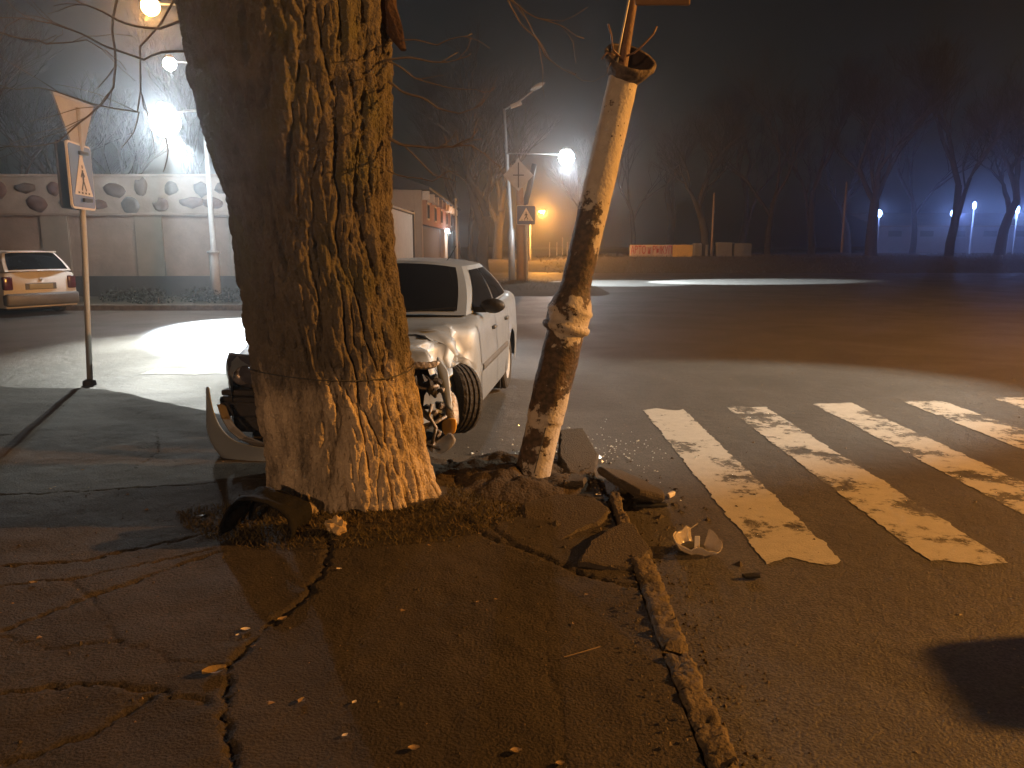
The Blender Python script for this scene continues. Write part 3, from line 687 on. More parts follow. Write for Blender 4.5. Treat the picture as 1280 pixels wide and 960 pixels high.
def scrapbox(name, x, y, sx, sy, sz, rot, m, label, cat, z=ROADZ):
    p = pz(x, y, z)
    v, f = bbox(-sx / 2, sx / 2, -sy / 2, sy / 2, 0, sz, min(sx, sy, sz) * .3)
    v = [(a + .02 * nval((a, b_, c), 20, 1), b_ + .02 * nval((a, b_, c), 20, 2), c + .01 * nval((a, b_, c), 20, 3) + .006) for a, b_, c in v]
    return tag(obj(name, mesh(name, v, f, m), None, (p.x, p.y, z), (0, 0, rot)), label, cat)
M_BLK = mat('black_plastic', (.010, .010, .011), (.018, .018, .019), rough=.55, scale=14, bump=.3)
scrapbox('plastic_strip', 815, 634, .20, .05, .022, .1, M_BLK, 'black torn plastic strip on the road beside the long slab', 'plastic')
scrapbox('plastic_shard', 838, 622, .07, .02, .03, .9, ML2, 'white shard standing on the road beside the black strip', 'shard')
scrapbox('plastic_chip', 940, 723, .09, .03, .015, .1, M_BLK, 'flat black chip on the road beyond the clear lamp shell', 'plastic')
scrapbox('bumper_clip', 250, 648, .03, .02, .012, .1, M_BLK, 'tiny black clip on the pavement beside the arch liner', 'plastic', .02)
# black wheel-arch liner at the tree's foot
lp = pz(332, 668, .02)
liner = thing('arch_liner', 'black curved plastic wheel-arch liner lying at the foot of the tree', 'arch liner', (lp.x, lp.y, gz(lp.x, lp.y) + .005), (0, 0, R(-14)))
rows = []
for i in range(41):
    a = R(-8) + R(205) * i / 40; row = []
    for j in range(9):
        t = j / 8; r = .195 + .02 * math.sin(a * 4) * t + .012 * math.sin(t * 9); r *= (1 - .10 * t)
        row.append((math.cos(a) * r * 1.02 + .02 * nval((a, t, 0), 3, 1), -.10 + .23 * t + .02 * math.sin(a * 3), max(.0, math.sin(a) * r * .92 + .03 + .008 * nval((a * 5, t * 5, 0), 1, 2))))
    rows.append(row)
M_LIN = mat('liner_plastic', (.006, .006, .006), (.010, .010, .010), rough=.85, scale=14, bump=.4, spec=.15)
ob = obj('shell', mesh('shell', *gridvf(rows), M_LIN, True), liner); ob.modifiers.new('s', 'SOLIDIFY').thickness = .006
rows = [[(math.cos(a) * r, .125, max(.002, math.sin(a) * r * .92 + .028)) for r in (.172, .15, .12 + .015 * math.sin(a * 5))] for a in np.linspace(R(-6), R(192), 41)]
ob = obj('flange', mesh('flange', *gridvf(rows), M_LIN, True), liner); ob.modifiers.new('s', 'SOLIDIFY').thickness = .005

# ------------------------------------------------------------------ cars
def silver_mat(name, c, metal=.55, rough=.36):
    m = mat(name, c, tuple(k * .82 for k in c), rough=rough, metal=metal, scale=3.5, contrast=.35, coat=.25)
    nt, b = nodes_of(m); tc = nt.nodes['Texture Coordinate']
    n = nt.nodes.new('ShaderNodeTexNoise'); n.inputs['Scale'].default_value = 6; n.inputs['Detail'].default_value = 8
    nt.links.new(tc.outputs['Object'], n.inputs['Vector'])
    r = nt.nodes.new('ShaderNodeMapRange'); r.inputs[3].default_value = rough - .1; r.inputs[4].default_value = rough + .22
    nt.links.new(n.outputs['Fac'], r.inputs[0]); nt.links.new(r.outputs[0], b.inputs['Roughness'])
    return m
M_SILVER = silver_mat('silver_paint', (.25, .285, .335), .25, .45); M_WHITE = silver_mat('white_paint', (.72, .68, .62), 0.0, .4)
M_GLASSD = mat('tinted_glass', (.006, .007, .009), (.01, .011, .013), rough=.06, scale=2, spec=.25)
M_TRIM = mat('grey_trim', (.12, .12, .12), (.09, .09, .09), rough=.55, scale=8)
M_TYRE = mat('tyre_rubber', (.03, .028, .026), (.05, .044, .038), rough=.85, scale=16, bump=.4, bscale=60)
M_HUB = mat('hubcap', (.62, .62, .6), (.45, .45, .44), rough=.4, scale=7, metal=.2)
M_CHROME = mat('lamp_glass', (.10, .09, .11), (.05, .05, .06), rough=.08, scale=4, spec=.9, coat=.6)
M_REFL = mat('reflector', (.75, .65, .6), (.5, .42, .38), rough=.18, scale=6, metal=.8)
M_AMBER = mat('amber_lens', (.75, .42, .08), (.6, .3, .05), rough=.25, scale=6)
M_RED = mat('red_lens', (.10, .012, .014), (.05, .008, .01), rough=.15, scale=5)
M_INNER = mat('engine_dark', (.02, .018, .016), (.045, .035, .028), rough=.75, scale=12, bump=.5)
M_INMET = mat('engine_metal', (.34, .29, .24), (.16, .13, .11), rough=.5, metal=.4, scale=15, bump=.6)
SED = dict(L=4.2, w=[(0, .70), (.12, .77), (.45, .82), (1.2, .84), (3.4, .84), (4.0, .79), (4.2, .72)],
           zt=[(0, .70), (.12, .76), (.6, .85), (1.28, .965), (2.5, .985), (3.5, 1.01), (3.7, 1.03), (4.08, 1.0), (4.2, .92)],
           wheels=(.72, 3.16), wr=.29, A=(1.22, 2.02), C=(3.66, 3.0), zb=.97, zr=1.41, wb=.745, wrf=.565)
HAT = dict(L=3.9, w=[(0, .70), (.12, .77), (.45, .81), (1.2, .83), (3.2, .83), (3.7, .81), (3.9, .78)],
           zt=[(0, .70), (.12, .77), (.6, .87), (1.2, .97), (2.5, 1.0), (3.5, 1.02), (3.9, .98)],
           wheels=(.70, 3.12), wr=.29, A=(1.15, 1.95), C=(3.88, 3.50), zb=.98, zr=1.46, wb=.76, wrf=.60)
def wheel(parent, x, s, z, r, rot, w=.175, side=1):
    t = obj('wheel', None, parent, (x, s, z), rot)
    h = w / 2
    prof = [(r * .60, -h * .92), (r * .70, -h), (r * .88, -h * .98), (r * .965, -h * .84), (r, -h * .62)]
    for g in (-.42, 0.0, .42): prof += [(r, h * (g - .10)), (r * .968, h * (g - .07)), (r * .968, h * (g + .07)), (r, h * (g + .10))]
    prof += [(r, h * .62), (r * .965, h * .84), (r * .88, h * .98), (r * .70, h), (r * .60, h * .92)]
    v, f = lathe(prof, 72, 'x')
    v = [((p[0]), *(c * (1 - (.012 if (i % 72) % 3 == 0 and abs(p[0]) < h * .9 and math.hypot(p[1], p[2]) > r * .99 else 0)) for c in p[1:])) for i, p in enumerate(v)]
    obj('tyre', mesh('tyre', v, f, M_TYRE, False), t)
    R2 = r * .62
    o_ = lathe([(.001, h * .70 * side), (R2 * .25, h * .74 * side), (R2 * .3, h * .6 * side), (R2 * .62, h * .62 * side), (R2 * .85, h * .8 * side), (R2 * .97, h * .9 * side), (R2, h * .9 * side), (R2, -h * .9 * side)], 40, 'x')
    obj('rim', mesh('rim', *o_, M_HUB, True), t)
    obj('brake_drum', mesh('brake_drum', *lathe([(.001, -h * .5 * side), (R2 * .7, -h * .5 * side), (R2 * .72, -h * .2 * side), (R2 * .98, -h * .1 * side)], 24, 'x'), M_INNER, True), t)
    return t
def carbody(P, root, paint, deform=None, cap_front=True):
    L = P['L']; I = lambda k, s: float(np.interp(s, [a for a, _ in P[k]], [b for _, b in P[k]]))
    st = sorted(set(np.round(np.concatenate([np.linspace(0, L, 106)]), 4)))
    def arch(s):
        z = .20
        for wc in P['wheels']:
            Rr = P['wr'] + .055; d = abs(s - wc)
            if d < Rr: z = max(z, P['wr'] + math.sqrt(Rr * Rr - d * d) * .98)
        return z
    def section(s):
        w = I('w', s); zt = I('zt', s); zb = arch(s)
        flare_ = .012 if zb > .21 else 0
        p = [(w * .985 + flare_, zb), (w + flare_, zb + .03), (w * 1.005, max(zb + .04, .46)), (w * 1.012, max(zb + .05, .53)), (w * 1.005, max(zb + .06, .60)), (w * .995, zt - .22 if zt - .22 > zb + .07 else zb + .07),
             (w * .985, zt - .12), (w * .965, zt - .06), (w * .92, zt - .022), (w * .86, zt - .006), (w * .6, zt + .012), (w * .3, zt + .02), (0, zt + .022)]
        return p
    D = deform or (lambda x, s, z: (x, s, z))
    rows = []
    for s in st:
        p = section(s); full = [(x, s, z) for x, z in p] + [(-x, s, z) for x, z in p[-2::-1]]
        rows.append([D(*q) for q in full])
    vf = gridvf(rows)
    # end caps
    V, F = vf; c = len(rows[0]); n = len(rows)
    F.append(tuple((n - 1) * c + j for j in range(c)))
    if cap_front: F.append(tuple(range(c - 1, -1, -1)))
    obj('body', mesh('body', V, F, paint, True), root)
    # greenhouse
    (a0, a1), (c0, c1), zb, zr, wb, wr = P['A'], P['C'], P['zb'], P['zr'], P['wb'], P['wrf']
    def sidept(t, h):   # t 0..1 along the belt, h 0..1 up the side
        sb = a0 + (c0 - a0) * t; su = a1 + (c1 - a1) * t
        s = sb + (su - sb) * h; zb2 = zb + .03 * t
        x = wb + (wr - wb) * h + .025 * math.sin(math.pi * h) + .0 * t
        ends = 1 - .05 * (2 * t - 1) ** 4
        zz = zb2 + (zr - .045 - zb2) * (h ** .97)
        return (x * ends, s, zz)
    def roofpt(u, t):   # u -1..1 lateral, t 0..1 front to back
        e = sidept(t, 1.0); z = e[2] + .055 * (1 - abs(u) ** 2.4); bow = -.07 * (1 - u * u) if t == 0 else (.05 * (1 - u * u) if t == 1 else 0)
        k = 1 - min(t, 1 - t) * 6
        b = (-.07 * (1 - u * u) * max(0, 1 - 5 * t)) + (.05 * (1 - u * u) * max(0, 1 - 5 * (1 - t)))
        return (e[0] * u, e[1] + b, z)
    us = np.linspace(-1, 1, 21); ts = np.linspace(0, 1, 31)
    obj('roof', mesh('roof', *gridvf([[roofpt(u, t) for u in us] for t in ts]), paint, True), root)
    def glasspt(u, h, t, off=0.0):
        lo = sidept(t, 0); hi = roofpt(u, t); bow = (-.13 if t == 0 else .08) * (1 - u * u)
        lo = (lo[0] * u, lo[1] + bow, lo[2] + .01 * (1 - u * u))
        k = h; s_ = lo[1] + (hi[1] - lo[1]) * k; z_ = lo[2] + (hi[2] - lo[2]) * k ** .97
        sg = -1 if t == 0 else 1
        x_ = sidept(t, k)[0] * u
        return (x_, s_ + sg * off * .6, z_ + off * .8)
    for t, nm in ((0, 'windscreen'), (1, 'rear_window')):
        hs = np.linspace(0, 1, 13)
        obj('pillar_frame', mesh('pillar_frame', *gridvf([[glasspt(u, h, t) for u in us] for h in hs]), paint, True), root)
        u2 = np.linspace(-.90, .90, 21); h2 = np.linspace(.06, .93, 13)
        obj(nm, mesh(nm, *gridvf([[glasspt(u, h, t, .008) for u in u2] for h in h2]), M_GLASSD, True), root)
    for sg in (-1, 1):
        tt = np.linspace(0, 1, 25); hh = np.linspace(0, 1, 9)
        obj('side_frame', mesh('side_frame', *gridvf([[(sidept(t, h)[0] * sg, *sidept(t, h)[1:]) for t in tt] for h in hh]), paint, True), root)
        for (ta, tb, ua, ub) in ((.055, .50, .12, .47), (.535, .93, .50, .86)):
            Wn = []
            for h in np.linspace(.05, .90, 9):
                k = (h - .05) / .85
                row = []
                for j in range(11):
                    t = (ta + (tb - ta) * j / 10) * (1 - k) + (ua + (ub - ua) * j / 10) * k
                    q = sidept(t, h); row.append(((q[0] + .007) * sg, q[1], q[2]))
                Wn.append(row)
            obj('side_window', mesh('side_window', *gridvf(Wn), M_GLASSD, True), root)
    return I, sidept, arch
def side_details(P, root, I, sides=(-1, 1), x_off=0.0, deform=None):
    D = deform or (lambda x, s, z: (x, s, z))
    for sg in sides:
        def sp(s, z, o=.006): return D((I('w', s) * 1.006 + o) * sg, s, z)
        obj('side_moulding', mesh('side_moulding', *gridvf([[sp(s, z, o) for s in np.linspace(1.16, 2.70, 24)] for z, o in ((.49, .002), (.50, .014), (.545, .014), (.555, .002))]), M_TRIM, True), root)
        for k, s0 in enumerate((1.12, 2.02, 2.86)):
            rr = []
            for z in np.linspace(.24, .90, 20):
                s = s0 + (.10 * max(0, .60 - z) * (-2.4 if k == 2 else 0))
                w = I('w', s); zt = I('zt', s)
                x = w * (1.006 if z < .65 else float(np.interp(z, [.65, zt - .12, zt - .05], [1.003, .987, .962]))) + .004
                rr.append([D(x * sg, s - .006, z), D(x * sg, s + .006, z)])
            obj('door_gap', mesh('door_gap', *gridvf(rr), M_DARKM), root)
        for s0 in (1.86, 2.70):
            v, f = bbox(-.016, .016, -.075, .075, -.016, .016, .008)
            w = I('w', s0) * .992 * sg
            obj('door_handle', mesh('door_handle', *xform((v, f), Matrix.Translation(D(w + .012 * sg, s0, .80))), M_TRIM, True), root)
        v, f = blob(0, 0, 0, .105, .06, .068, 3, 3, .05)
        obj('wing_mirror', mesh('wing_mirror', *xform((v, f), Matrix.Translation(((P['wb'] + .13) * sg, P['A'][0] + .30, P['zb'] + .06))), M_BLK, True), root)
        obj('mirror_stalk', mesh('mirror_stalk', *box(min((P['wb'] - .02) * sg, (P['wb'] + .08) * sg), max((P['wb'] - .02) * sg, (P['wb'] + .08) * sg), P['A'][0] + .27, P['A'][0] + .33, P['zb'] + .0, P['zb'] + .05), M_BLK), root)

# the crashed saloon -----------------------------------------------------------
phi = math.atan2(-.13, .9915)
F0 = Vector((-1.345, 5.62, ROADZ))
crash = thing('crashed_car', 'silver saloon car with crumpled front wing and bent wheel, stopped against the tree', 'car', F0, (R(.6), 0, phi)); crash.scale = (1.12, 1, 1)
def smooth(a, b, x):
    t = min(1, max(0, (x - a) / (b - a))); return t * t * (3 - 2 * t)
def crumple(x, s, z):
    k = smooth(-.15, .45, x) * (1 - smooth(.35, 1.05, s))
    k2 = smooth(.36, .66, x) * (1 - smooth(.75, 1.12, s))
    rg = .12 - abs(nval((x, s, z), 3.6, 6)); rg2 = .10 - abs(nval((x, s, z), 8.5, 7)); n1 = nval((x, s, z), 4.2, 1); n2 = nval((x, s, z), 9.5, 2); n3 = nval((x, s, z), 4.6, 3)
    s2 = s + .34 * k * (1 - .6 * smooth(0, 1, s)) + .05 * n1 * k2
    x2 = x - .13 * k2 + .075 * n3 * k2 + .035 * n2 * k2
    z2 = z + .03 * k2 * n1 + .03 * k2 * n2 + .035 * k2 * smooth(.6, .8, z)
    if z > .6: # hood buckle
        hb = (1 - smooth(.0, 1.2, s)) ; z2 += .02 * hb * math.sin(s * 6 + x * 2) * smooth(-.6, .3, x)
    x2 += k2 * (.20 * rg + .12 * rg2); s2 += k2 * .12 * rg; z2 += k2 * .08 * rg2 * smooth(.9, .6, z)
    return (x2, s2, z2)
I, sidept, arch_ = carbody(SED, crash, M_SILVER, crumple, cap_front=False)
side_details(SED, crash, I)
# dark interior block and underbody so the shell is not hollow
obj('underbody', mesh('underbody', *join(box(-.70, .70, 1.15, 4.0, .17, .40), box(-.72, .50, .50, 1.15, .22, .62), box(-.66, .66, 1.2, 3.0, .40, .90)), M_INNER), crash)
obj('dark_backing', mesh('dark_backing', *join(box(-.74, .50, .42, .46, .15, .66), box(-.70, .44, .46, .56, .2, .6)), M_INNER), crash)  # added dark backing, stops lit road showing through the engine bay
obj('firewall', mesh('firewall', *box(-.70, .62, .98, 1.10, .3, .88), M_INNER), crash)
# rear wheels and far front wheel, bent near-side wheel
wheel(crash, .755, 3.16 - .28, .29, .29, (0, 0, 0), side=1); wheel(crash, -.755, 3.16, .29, .29, (0, 0, 0), side=-1); wheel(crash, -.74, .72, .29, .29, (0, 0, 0), side=-1)
wheel(crash, .68, .80, .315, .295, (R(2), R(6), R(40)), w=.19, side=1)
# thin black plate at the rear end of the sill
obj('dark_plate', mesh('dark_plate', *bbox(.58, .80, 2.56, 2.59, .06, .30, .006), M_BLK), crash)
# headlamp left intact
def local_patch(fn, nu, nv): return gridvf([[fn(i / (nu - 1), j / (nv - 1)) for j in range(nv)] for i in range(nu)])
def hl(u, v):
    x = -.80 + .52 * u; s = .03 + .26 * (1 - u) ** 2.2 - .03; z = .525 + .215 * v
    rnd = .05 * (1 - math.cos((v - .45) * 2.6)); e = .05 * max(0, abs(v - .5) - .3) * 2
    return (x, s + rnd + e - .05, z + .02 * u * (v - .3))
hl_o = obj('headlamp', mesh('headlamp', *local_patch(hl, 18, 12), M_CHROME, True), crash); hl_o.modifiers.new('s', 'SOLIDIFY').thickness = .03
for cx, r_ in ((-.63, .070), (-.735, .034)):
    obj('reflector', mesh('reflector', *xform(lathe([(.001, .0), (r_ * .5, .008), (r_ * .85, .02), (r_, .035)], 20), Matrix.Translation((cx, (.03 + .26 * (1 - (cx + .8) / .52) ** 2.2) - .088, .61)) @ Matrix.Rotation(R(82), 4, 'X')), M_REFL, True), hl_o)
obj('headlamp_trim', mesh('headlamp_trim', *tube([(hl(u, 0)[0], hl(u, 0)[1] - .006, hl(u, 0)[2] - .015) for u in np.linspace(0, 1, 12)], .016, 6), M_SILVER, True), crash)
# bumper carrier and torn bumper cover
obj('bumper_carrier', mesh('bumper_carrier', *join(bbox(-.79, -.12, .02, .16, .455, .50, .012), bbox(-.81, -.12, .02, .20, .29, .445, .02), bbox(-.74, -.12, .06, .2, .16, .285, .02), bbox(-.78, -.12, -.01, .05, .395, .41, .004)), M_INNER), crash)
bp_px = [(262,484,5.62),(264,500,5.58),(267,516,5.54),(273,536,5.48),(282,554,5.42),(296,569,5.36),(315,577,5.30),(338,581,5.26),(375,582,5.24),(430,580,5.24)]
bpath = [py(*p) for p in bp_px]; hts = [.018, .03, .05, .095, .14, .175, .19, .195, .195, .195]
Mc = crash.matrix_world
rows = []
for i, p in enumerate(bpath):
    d = (bpath[min(i + 1, 9)] - bpath[max(0, i - 1)]).normalized(); up = Vector((0, -.25, 1)); up = (up - d * up.dot(d)).normalized(); nr = up.cross(d).normalized()
    if nr.y > 0: nr = -nr
    h = hts[i]; rows.append([p + up * h * (a - .5) * 1.35 + nr * (.085 * math.sin(math.pi * min(1, max(0, a))) * min(1, h / .10)) for a in np.linspace(0, 1, 9)])
Minv = (Matrix.Translation(F0) @ crash.rotation_euler.to_matrix().to_4x4() @ Matrix.Diagonal((1.12, 1, 1, 1))).inverted()
ob = obj('bumper_cover', mesh('bumper_cover', *xform(gridvf(rows), Minv), M_SILVER, True), crash)
ob.modifiers.new('sub', 'SUBSURF').render_levels = 2; ob.modifiers['sub'].levels = 1; ob.modifiers.new('s', 'SOLIDIFY').thickness = .01
rows2 = []   # torn inner lip of the bumper
for i, p in enumerate(bpath[2:9]):
    k = i / 6; rows2.append([p + Vector((.015, .03, .05 * hts[i + 2] / .12 + .03)) + Vector((.010 * j, .022 * j, .004 * j + .014 * nval((i * 1.7, j * 2.3, 0), 1, 1))) for j in range(4)])
ob = obj('torn_lip', mesh('torn_lip', *xform(gridvf(rows2), Minv), mat('torn_plastic', (.05, .04, .03), (.025, .02, .016), rough=.6, scale=14), False), crash); ob.modifiers.new('s', 'SOLIDIFY').thickness = .006
# crushed parts hanging out on the near side (front wing corner)
def wpts(*l): return [Minv @ py(*p) for p in l]
def sheet(name, rows_, m, th=.008, sub=1):
    g = gridvf([[Minv @ py(*p) for p in r] for r in rows_]); ob = obj(name, mesh(name, *g, m, True), crash)
    ob.modifiers.new('sub', 'SUBSURF').render_levels = 2; ob.modifiers['sub'].levels = 1
    ob.modifiers.new('s', 'SOLIDIFY').thickness = th
    return ob
sheet('crossbar', [[(505,456,5.60),(520,452,5.60),(535,455,5.62),(548,450,5.66)],[(505,464,5.58),(520,461,5.58),(535,463,5.6),(549,458,5.64)]], M_INMET, .03)
sheet('torn_wing_edge', [[(545,442,5.8),(552,452,5.78),(560,462,5.76)],[(546,462,5.74),(553,470,5.72),(562,478,5.72)],[(550,486,5.70),(557,492,5.68),(564,498,5.68)],[(556,508,5.66),(562,512,5.64),(566,516,5.66)]], M_SILVER, .006)
sheet('wing_liner', [[(553,480,5.80),(562,488,5.78),(570,494,5.80)],[(556,505,5.74),(566,510,5.72),(573,514,5.76)],[(558,525,5.70),(567,530,5.68),(573,534,5.72)]], M_INMET, .006)
sheet('indicator_lens', [[(554,525,5.60),(562,523,5.58),(571,523,5.58)],[(553,534,5.58),(562,533,5.55),(571,532,5.56)],[(556,544,5.58),(563,543,5.56),(569,541,5.57)]], M_AMBER, .012)
sheet('headlamp_shard', [[(540,560,5.50),(552,548,5.50),(563,540,5.52)],[(544,565,5.46),(556,556,5.44),(568,545,5.46)],[(550,568,5.46),(561,563,5.44),(571,552,5.46)]], M_CLEAR, .008)
sheet('bent_bracket', [[(512,500,5.58),(528,508,5.56),(540,520,5.55)],[(514,512,5.56),(528,520,5.54),(539,530,5.53)]], M_INMET, .01)
sheet('bent_bracket', [[(528,470,5.62),(536,480,5.6),(542,500,5.58)],[(533,468,5.62),(541,478,5.6),(548,497,5.58)]], M_INNER, .012)
for i, pts in enumerate([[(514,545,5.5),(530,535,5.5),(545,528,5.52),(558,520,5.56)], [(518,470,5.56),(522,490,5.54),(520,515,5.54),(526,540,5.52)], [(540,505,5.55),(536,520,5.52),(545,535,5.5),(540,555,5.48)], [(520,560,5.46),(535,556,5.46),(552,562,5.46)], [(508,480,5.55),(530,486,5.54),(548,482,5.56)]]):
    obj('torn_hose', mesh('torn_hose', *tube(wpts(*pts), [.014, .012, .013, .010][:len(pts)], 8), (M_INMET, M_INNER)[i % 2], True), crash)
rr = random.Random(4)
vs = []
for i in range(26):
    q = py(rr.uniform(505, 552), rr.uniform(470, 560), rr.uniform(5.54, 5.75)); vs.append(xform(blob(0, 0, 0, rr.uniform(.02, .06), rr.uniform(.02, .05), rr.uniform(.02, .06), i, 1, .6), Minv @ Matrix.Translation(q)))
for i, v_ in enumerate(vs): obj('engine_piece', mesh('engine_piece', *v_, M_INMET if i % 4 == 1 else M_INNER), crash)
# aerial and wiper
obj('aerial', mesh('aerial', *tube([(-.0 + .40, 2.06, 1.42), (.44, 2.0, 1.455), (.52, 1.86, 1.56)], .004, 5), M_BLK), crash)
for a in (-.45, .12):
    obj('wiper', mesh('wiper', *tube([(a, 1.10, 1.0), (a + .3, 1.12, 1.02), (a + .52, 1.16, 1.04)], .007, 5), M_BLK), crash)

# the parked white hatchback -----------------------------------------------------------
bdir = Vector((.84, -.54, 0)).normalized(); ph2 = math.atan2(-bdir.x, bdir.y)
rearc = pz(58, 394, ROADZ); rearc.x -= .05
hat = thing('parked_car', 'white hatchback parked with its tail towards the crossing, before the stone-studded wall', 'car', rearc - bdir * 3.9, (0, 0, ph2))
I2, sp2, _ = carbody(HAT, hat, M_WHITE); side_details(HAT, hat, I2)
obj('underbody', mesh('underbody', *box(-.70, .70, .2, 3.75, .16, .42), M_INNER), hat)
for x, s_ in ((.74, 3.12), (-.74, 3.12), (.74, .70), (-.74, .70)): wheel(hat, x, s_, .29, .29, (0, 0, 0), side=1 if x > 0 else -1)
obj('rear_bumper', mesh('rear_bumper', *bbox(-.80, .80, 3.78, 4.02, .24, .52, .05), mat('bumper_grey', (.14, .135, .13), (.09, .09, .085), rough=.5, scale=4), True), hat)
for sg in (-1, 1):
    obj('tail_lamp', mesh('tail_lamp', *bbox(*sorted((.60 * sg, .795 * sg)), 3.80, 3.93, .60, .90, .03), M_RED, True), hat)
obj('plate_recess', mesh('plate_recess', *bbox(-.34, .34, 3.88, 3.912, .60, .745, .008), M_TRIM), hat)
obj('number_plate', mesh('number_plate', *bbox(-.26, .26, 3.90, 3.925, .615, .725, .004), mat('plate_dull', (.34, .28, .14), (.26, .21, .1), rough=.5, scale=9)), hat)
obj('badge', mesh('badge', *xform(lathe([(.001, .012), (.03, .012), (.042, .004), (.042, 0)], 20), Matrix.Translation((0, 3.905, .83)) @ Matrix.Rotation(R(-90), 4, 'X')), M_METAL, True), hat)
obj('rear_wiper', mesh('rear_wiper', *tube([(.05, 3.93, 1.01), (-.15, 3.90, 1.05), (-.38, 3.87, 1.08)], .010, 5), M_BLK), hat)
obj('spoiler', mesh('spoiler', *bbox(-.54, .54, 3.40, 3.66, 1.425, 1.455, .012), M_WHITE, True), hat)

# ------------------------------------------------------------------ street lamps
def lamp_mat(name, c, s): return mat(name, c, c, emit=c, estr=s)
E_LED = lamp_mat('led_lens', (.86, .95, 1.0), 60); E_SOD = lamp_mat('sodium_lens', (1.0, .55, .16), 45); E_BLUE = lamp_mat('blue_lens', (.30, .50, 1.0), 30); E_COOL = lamp_mat('cool_lens', (.85, .93, 1.0), 30)
def head(root, c, d, kind, r=.16, globe=0):
    """lamp head at c, mouth down; d horizontal direction from pole"""
    d = Vector(d).normalized(); sd = Vector((-d.y, d.x, 0))
    def at(a, b_, z): return c + d * a + sd * b_ + Vector((0, 0, z))
    V = []; n = 16
    rings = [(.02, .14), (r * .7, .13), (r * 1.05, .07), (r * 1.15, .0), (r * 1.02, -.015)]
    V = []; F = []
    for rr_, z in rings:
        for k in range(n):
            t = 2 * math.pi * k / n; V.append(at(math.cos(t) * rr_ * (.75 if globe else 1.5), math.sin(t) * rr_ * (.75 if globe else 1), z + .03 + max(0, globe - .06)))
    for i in range(len(rings) - 1):
        for k in range(n): F.append((i * n + k, i * n + (k + 1) % n, (i + 1) * n + (k + 1) % n, (i + 1) * n + k))
    F.append(tuple(range(n)))
    part('lamp_housing', (V, F), M_GREYP, root, True)
    if globe: return part('lamp_lens', xform(lathe([(globe * math.sin(R(a)), globe * math.cos(R(a))) for a in (20, 35, 55, 75, 90, 105, 125, 145, 165, 179)], 24), Matrix.Translation(c)), kind, root, True)  # globe enlarged so its glowing disc stands in for lens bloom
    V = []; F = []; rings = [(r * .98, .012), (r * .9, -.05), (r * .6, -.10), (.02, -.12)]
    for rr_, z in rings:
        for k in range(n):
            t = 2 * math.pi * k / n; V.append(at(math.cos(t) * rr_ * 1.4, math.sin(t) * rr_, z))
    for i in range(len(rings) - 1):
        for k in range(n): F.append((i * n + k, i * n + (k + 1) % n, (i + 1) * n + (k + 1) % n, (i + 1) * n + k))
    return part('lamp_lens', (V, F), kind, root, True)
def street_lamp(base, top_z, headp, label, kind, r=.16, pole_r=(.09, .05), group='street lamps', globe=0):
    base = Vector(base); headp = Vector(headp)
    t = thing('street_lamp', label, 'street lamp', base, group=group)
    part('pole', tube([base + Vector((0, 0, -.1)), base + Vector((0, 0, 1.35)), base + Vector((0, 0, 1.40)), Vector((base.x, base.y, top_z))], [pole_r[0], pole_r[0], pole_r[1] * 1.2, pole_r[1]], 14), M_GREYP, t, True)
    part('base_collar', tube([base + Vector((0, 0, 1.30)), base + Vector((0, 0, 1.36))], [pole_r[0] * 1.35] * 2, 14), M_GREYP, t, True)
    tp_ = Vector((base.x, base.y, top_z - .05)); d = Vector((headp.x - base.x, headp.y - base.y, 0))
    if d.length > .05: part('arm', tube([tp_, tp_.lerp(headp, .5) + Vector((0, 0, .12)), headp + Vector((0, 0, .09))], .032, 8), M_GREYP, t, True)
    head(t, headp, d if d.length > .05 else Vector((1, 0, 0)), kind, r, globe)
    return t
# crossing lamp by the stone wall
lampA = py(206, 152, 19.6); baseA = pz(265, 377, .0)
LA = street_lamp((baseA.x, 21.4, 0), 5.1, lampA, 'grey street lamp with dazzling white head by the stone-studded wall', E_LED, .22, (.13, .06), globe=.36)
light('crossing_beam', 'SPOT', lampA + Vector((.3, -.3, -.36)), 34000, LED, LA, (-4.5, 14.8, ROADZ), .03, 40, .55)
light('crossing_spill', 'SPOT', lampA + Vector((.25, -.3, -.36)), 5200, (.95, .96, .84), LA, (-5.4, 10.9, ROADZ), .03, 27, 1.0)
light('lamp_glow', 'POINT', lampA + Vector((0, -.2, -.42)), 350, LED, LA, size=.03)
light('lamp_glare', 'SPOT', lampA + Vector((.1, -.42, .02)), 1500, LED, LA, (-1.5, 4, 3.4), .03, 50, 1.0)
# further white lamp and sodium lamp over the wall
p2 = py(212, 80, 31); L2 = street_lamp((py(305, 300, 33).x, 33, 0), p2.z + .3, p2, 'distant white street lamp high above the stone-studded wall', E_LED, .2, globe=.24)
light('lamp_glow', 'POINT', p2 + Vector((0, -.1, -.34)), 160, LED, L2, size=.03)
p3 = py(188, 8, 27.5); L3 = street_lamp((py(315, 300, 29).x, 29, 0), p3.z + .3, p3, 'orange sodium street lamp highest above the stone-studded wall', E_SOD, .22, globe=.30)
light('lamp_glow', 'POINT', p3 + Vector((0, -.1, -.34)), 700, SODIUM, L3, size=.03)
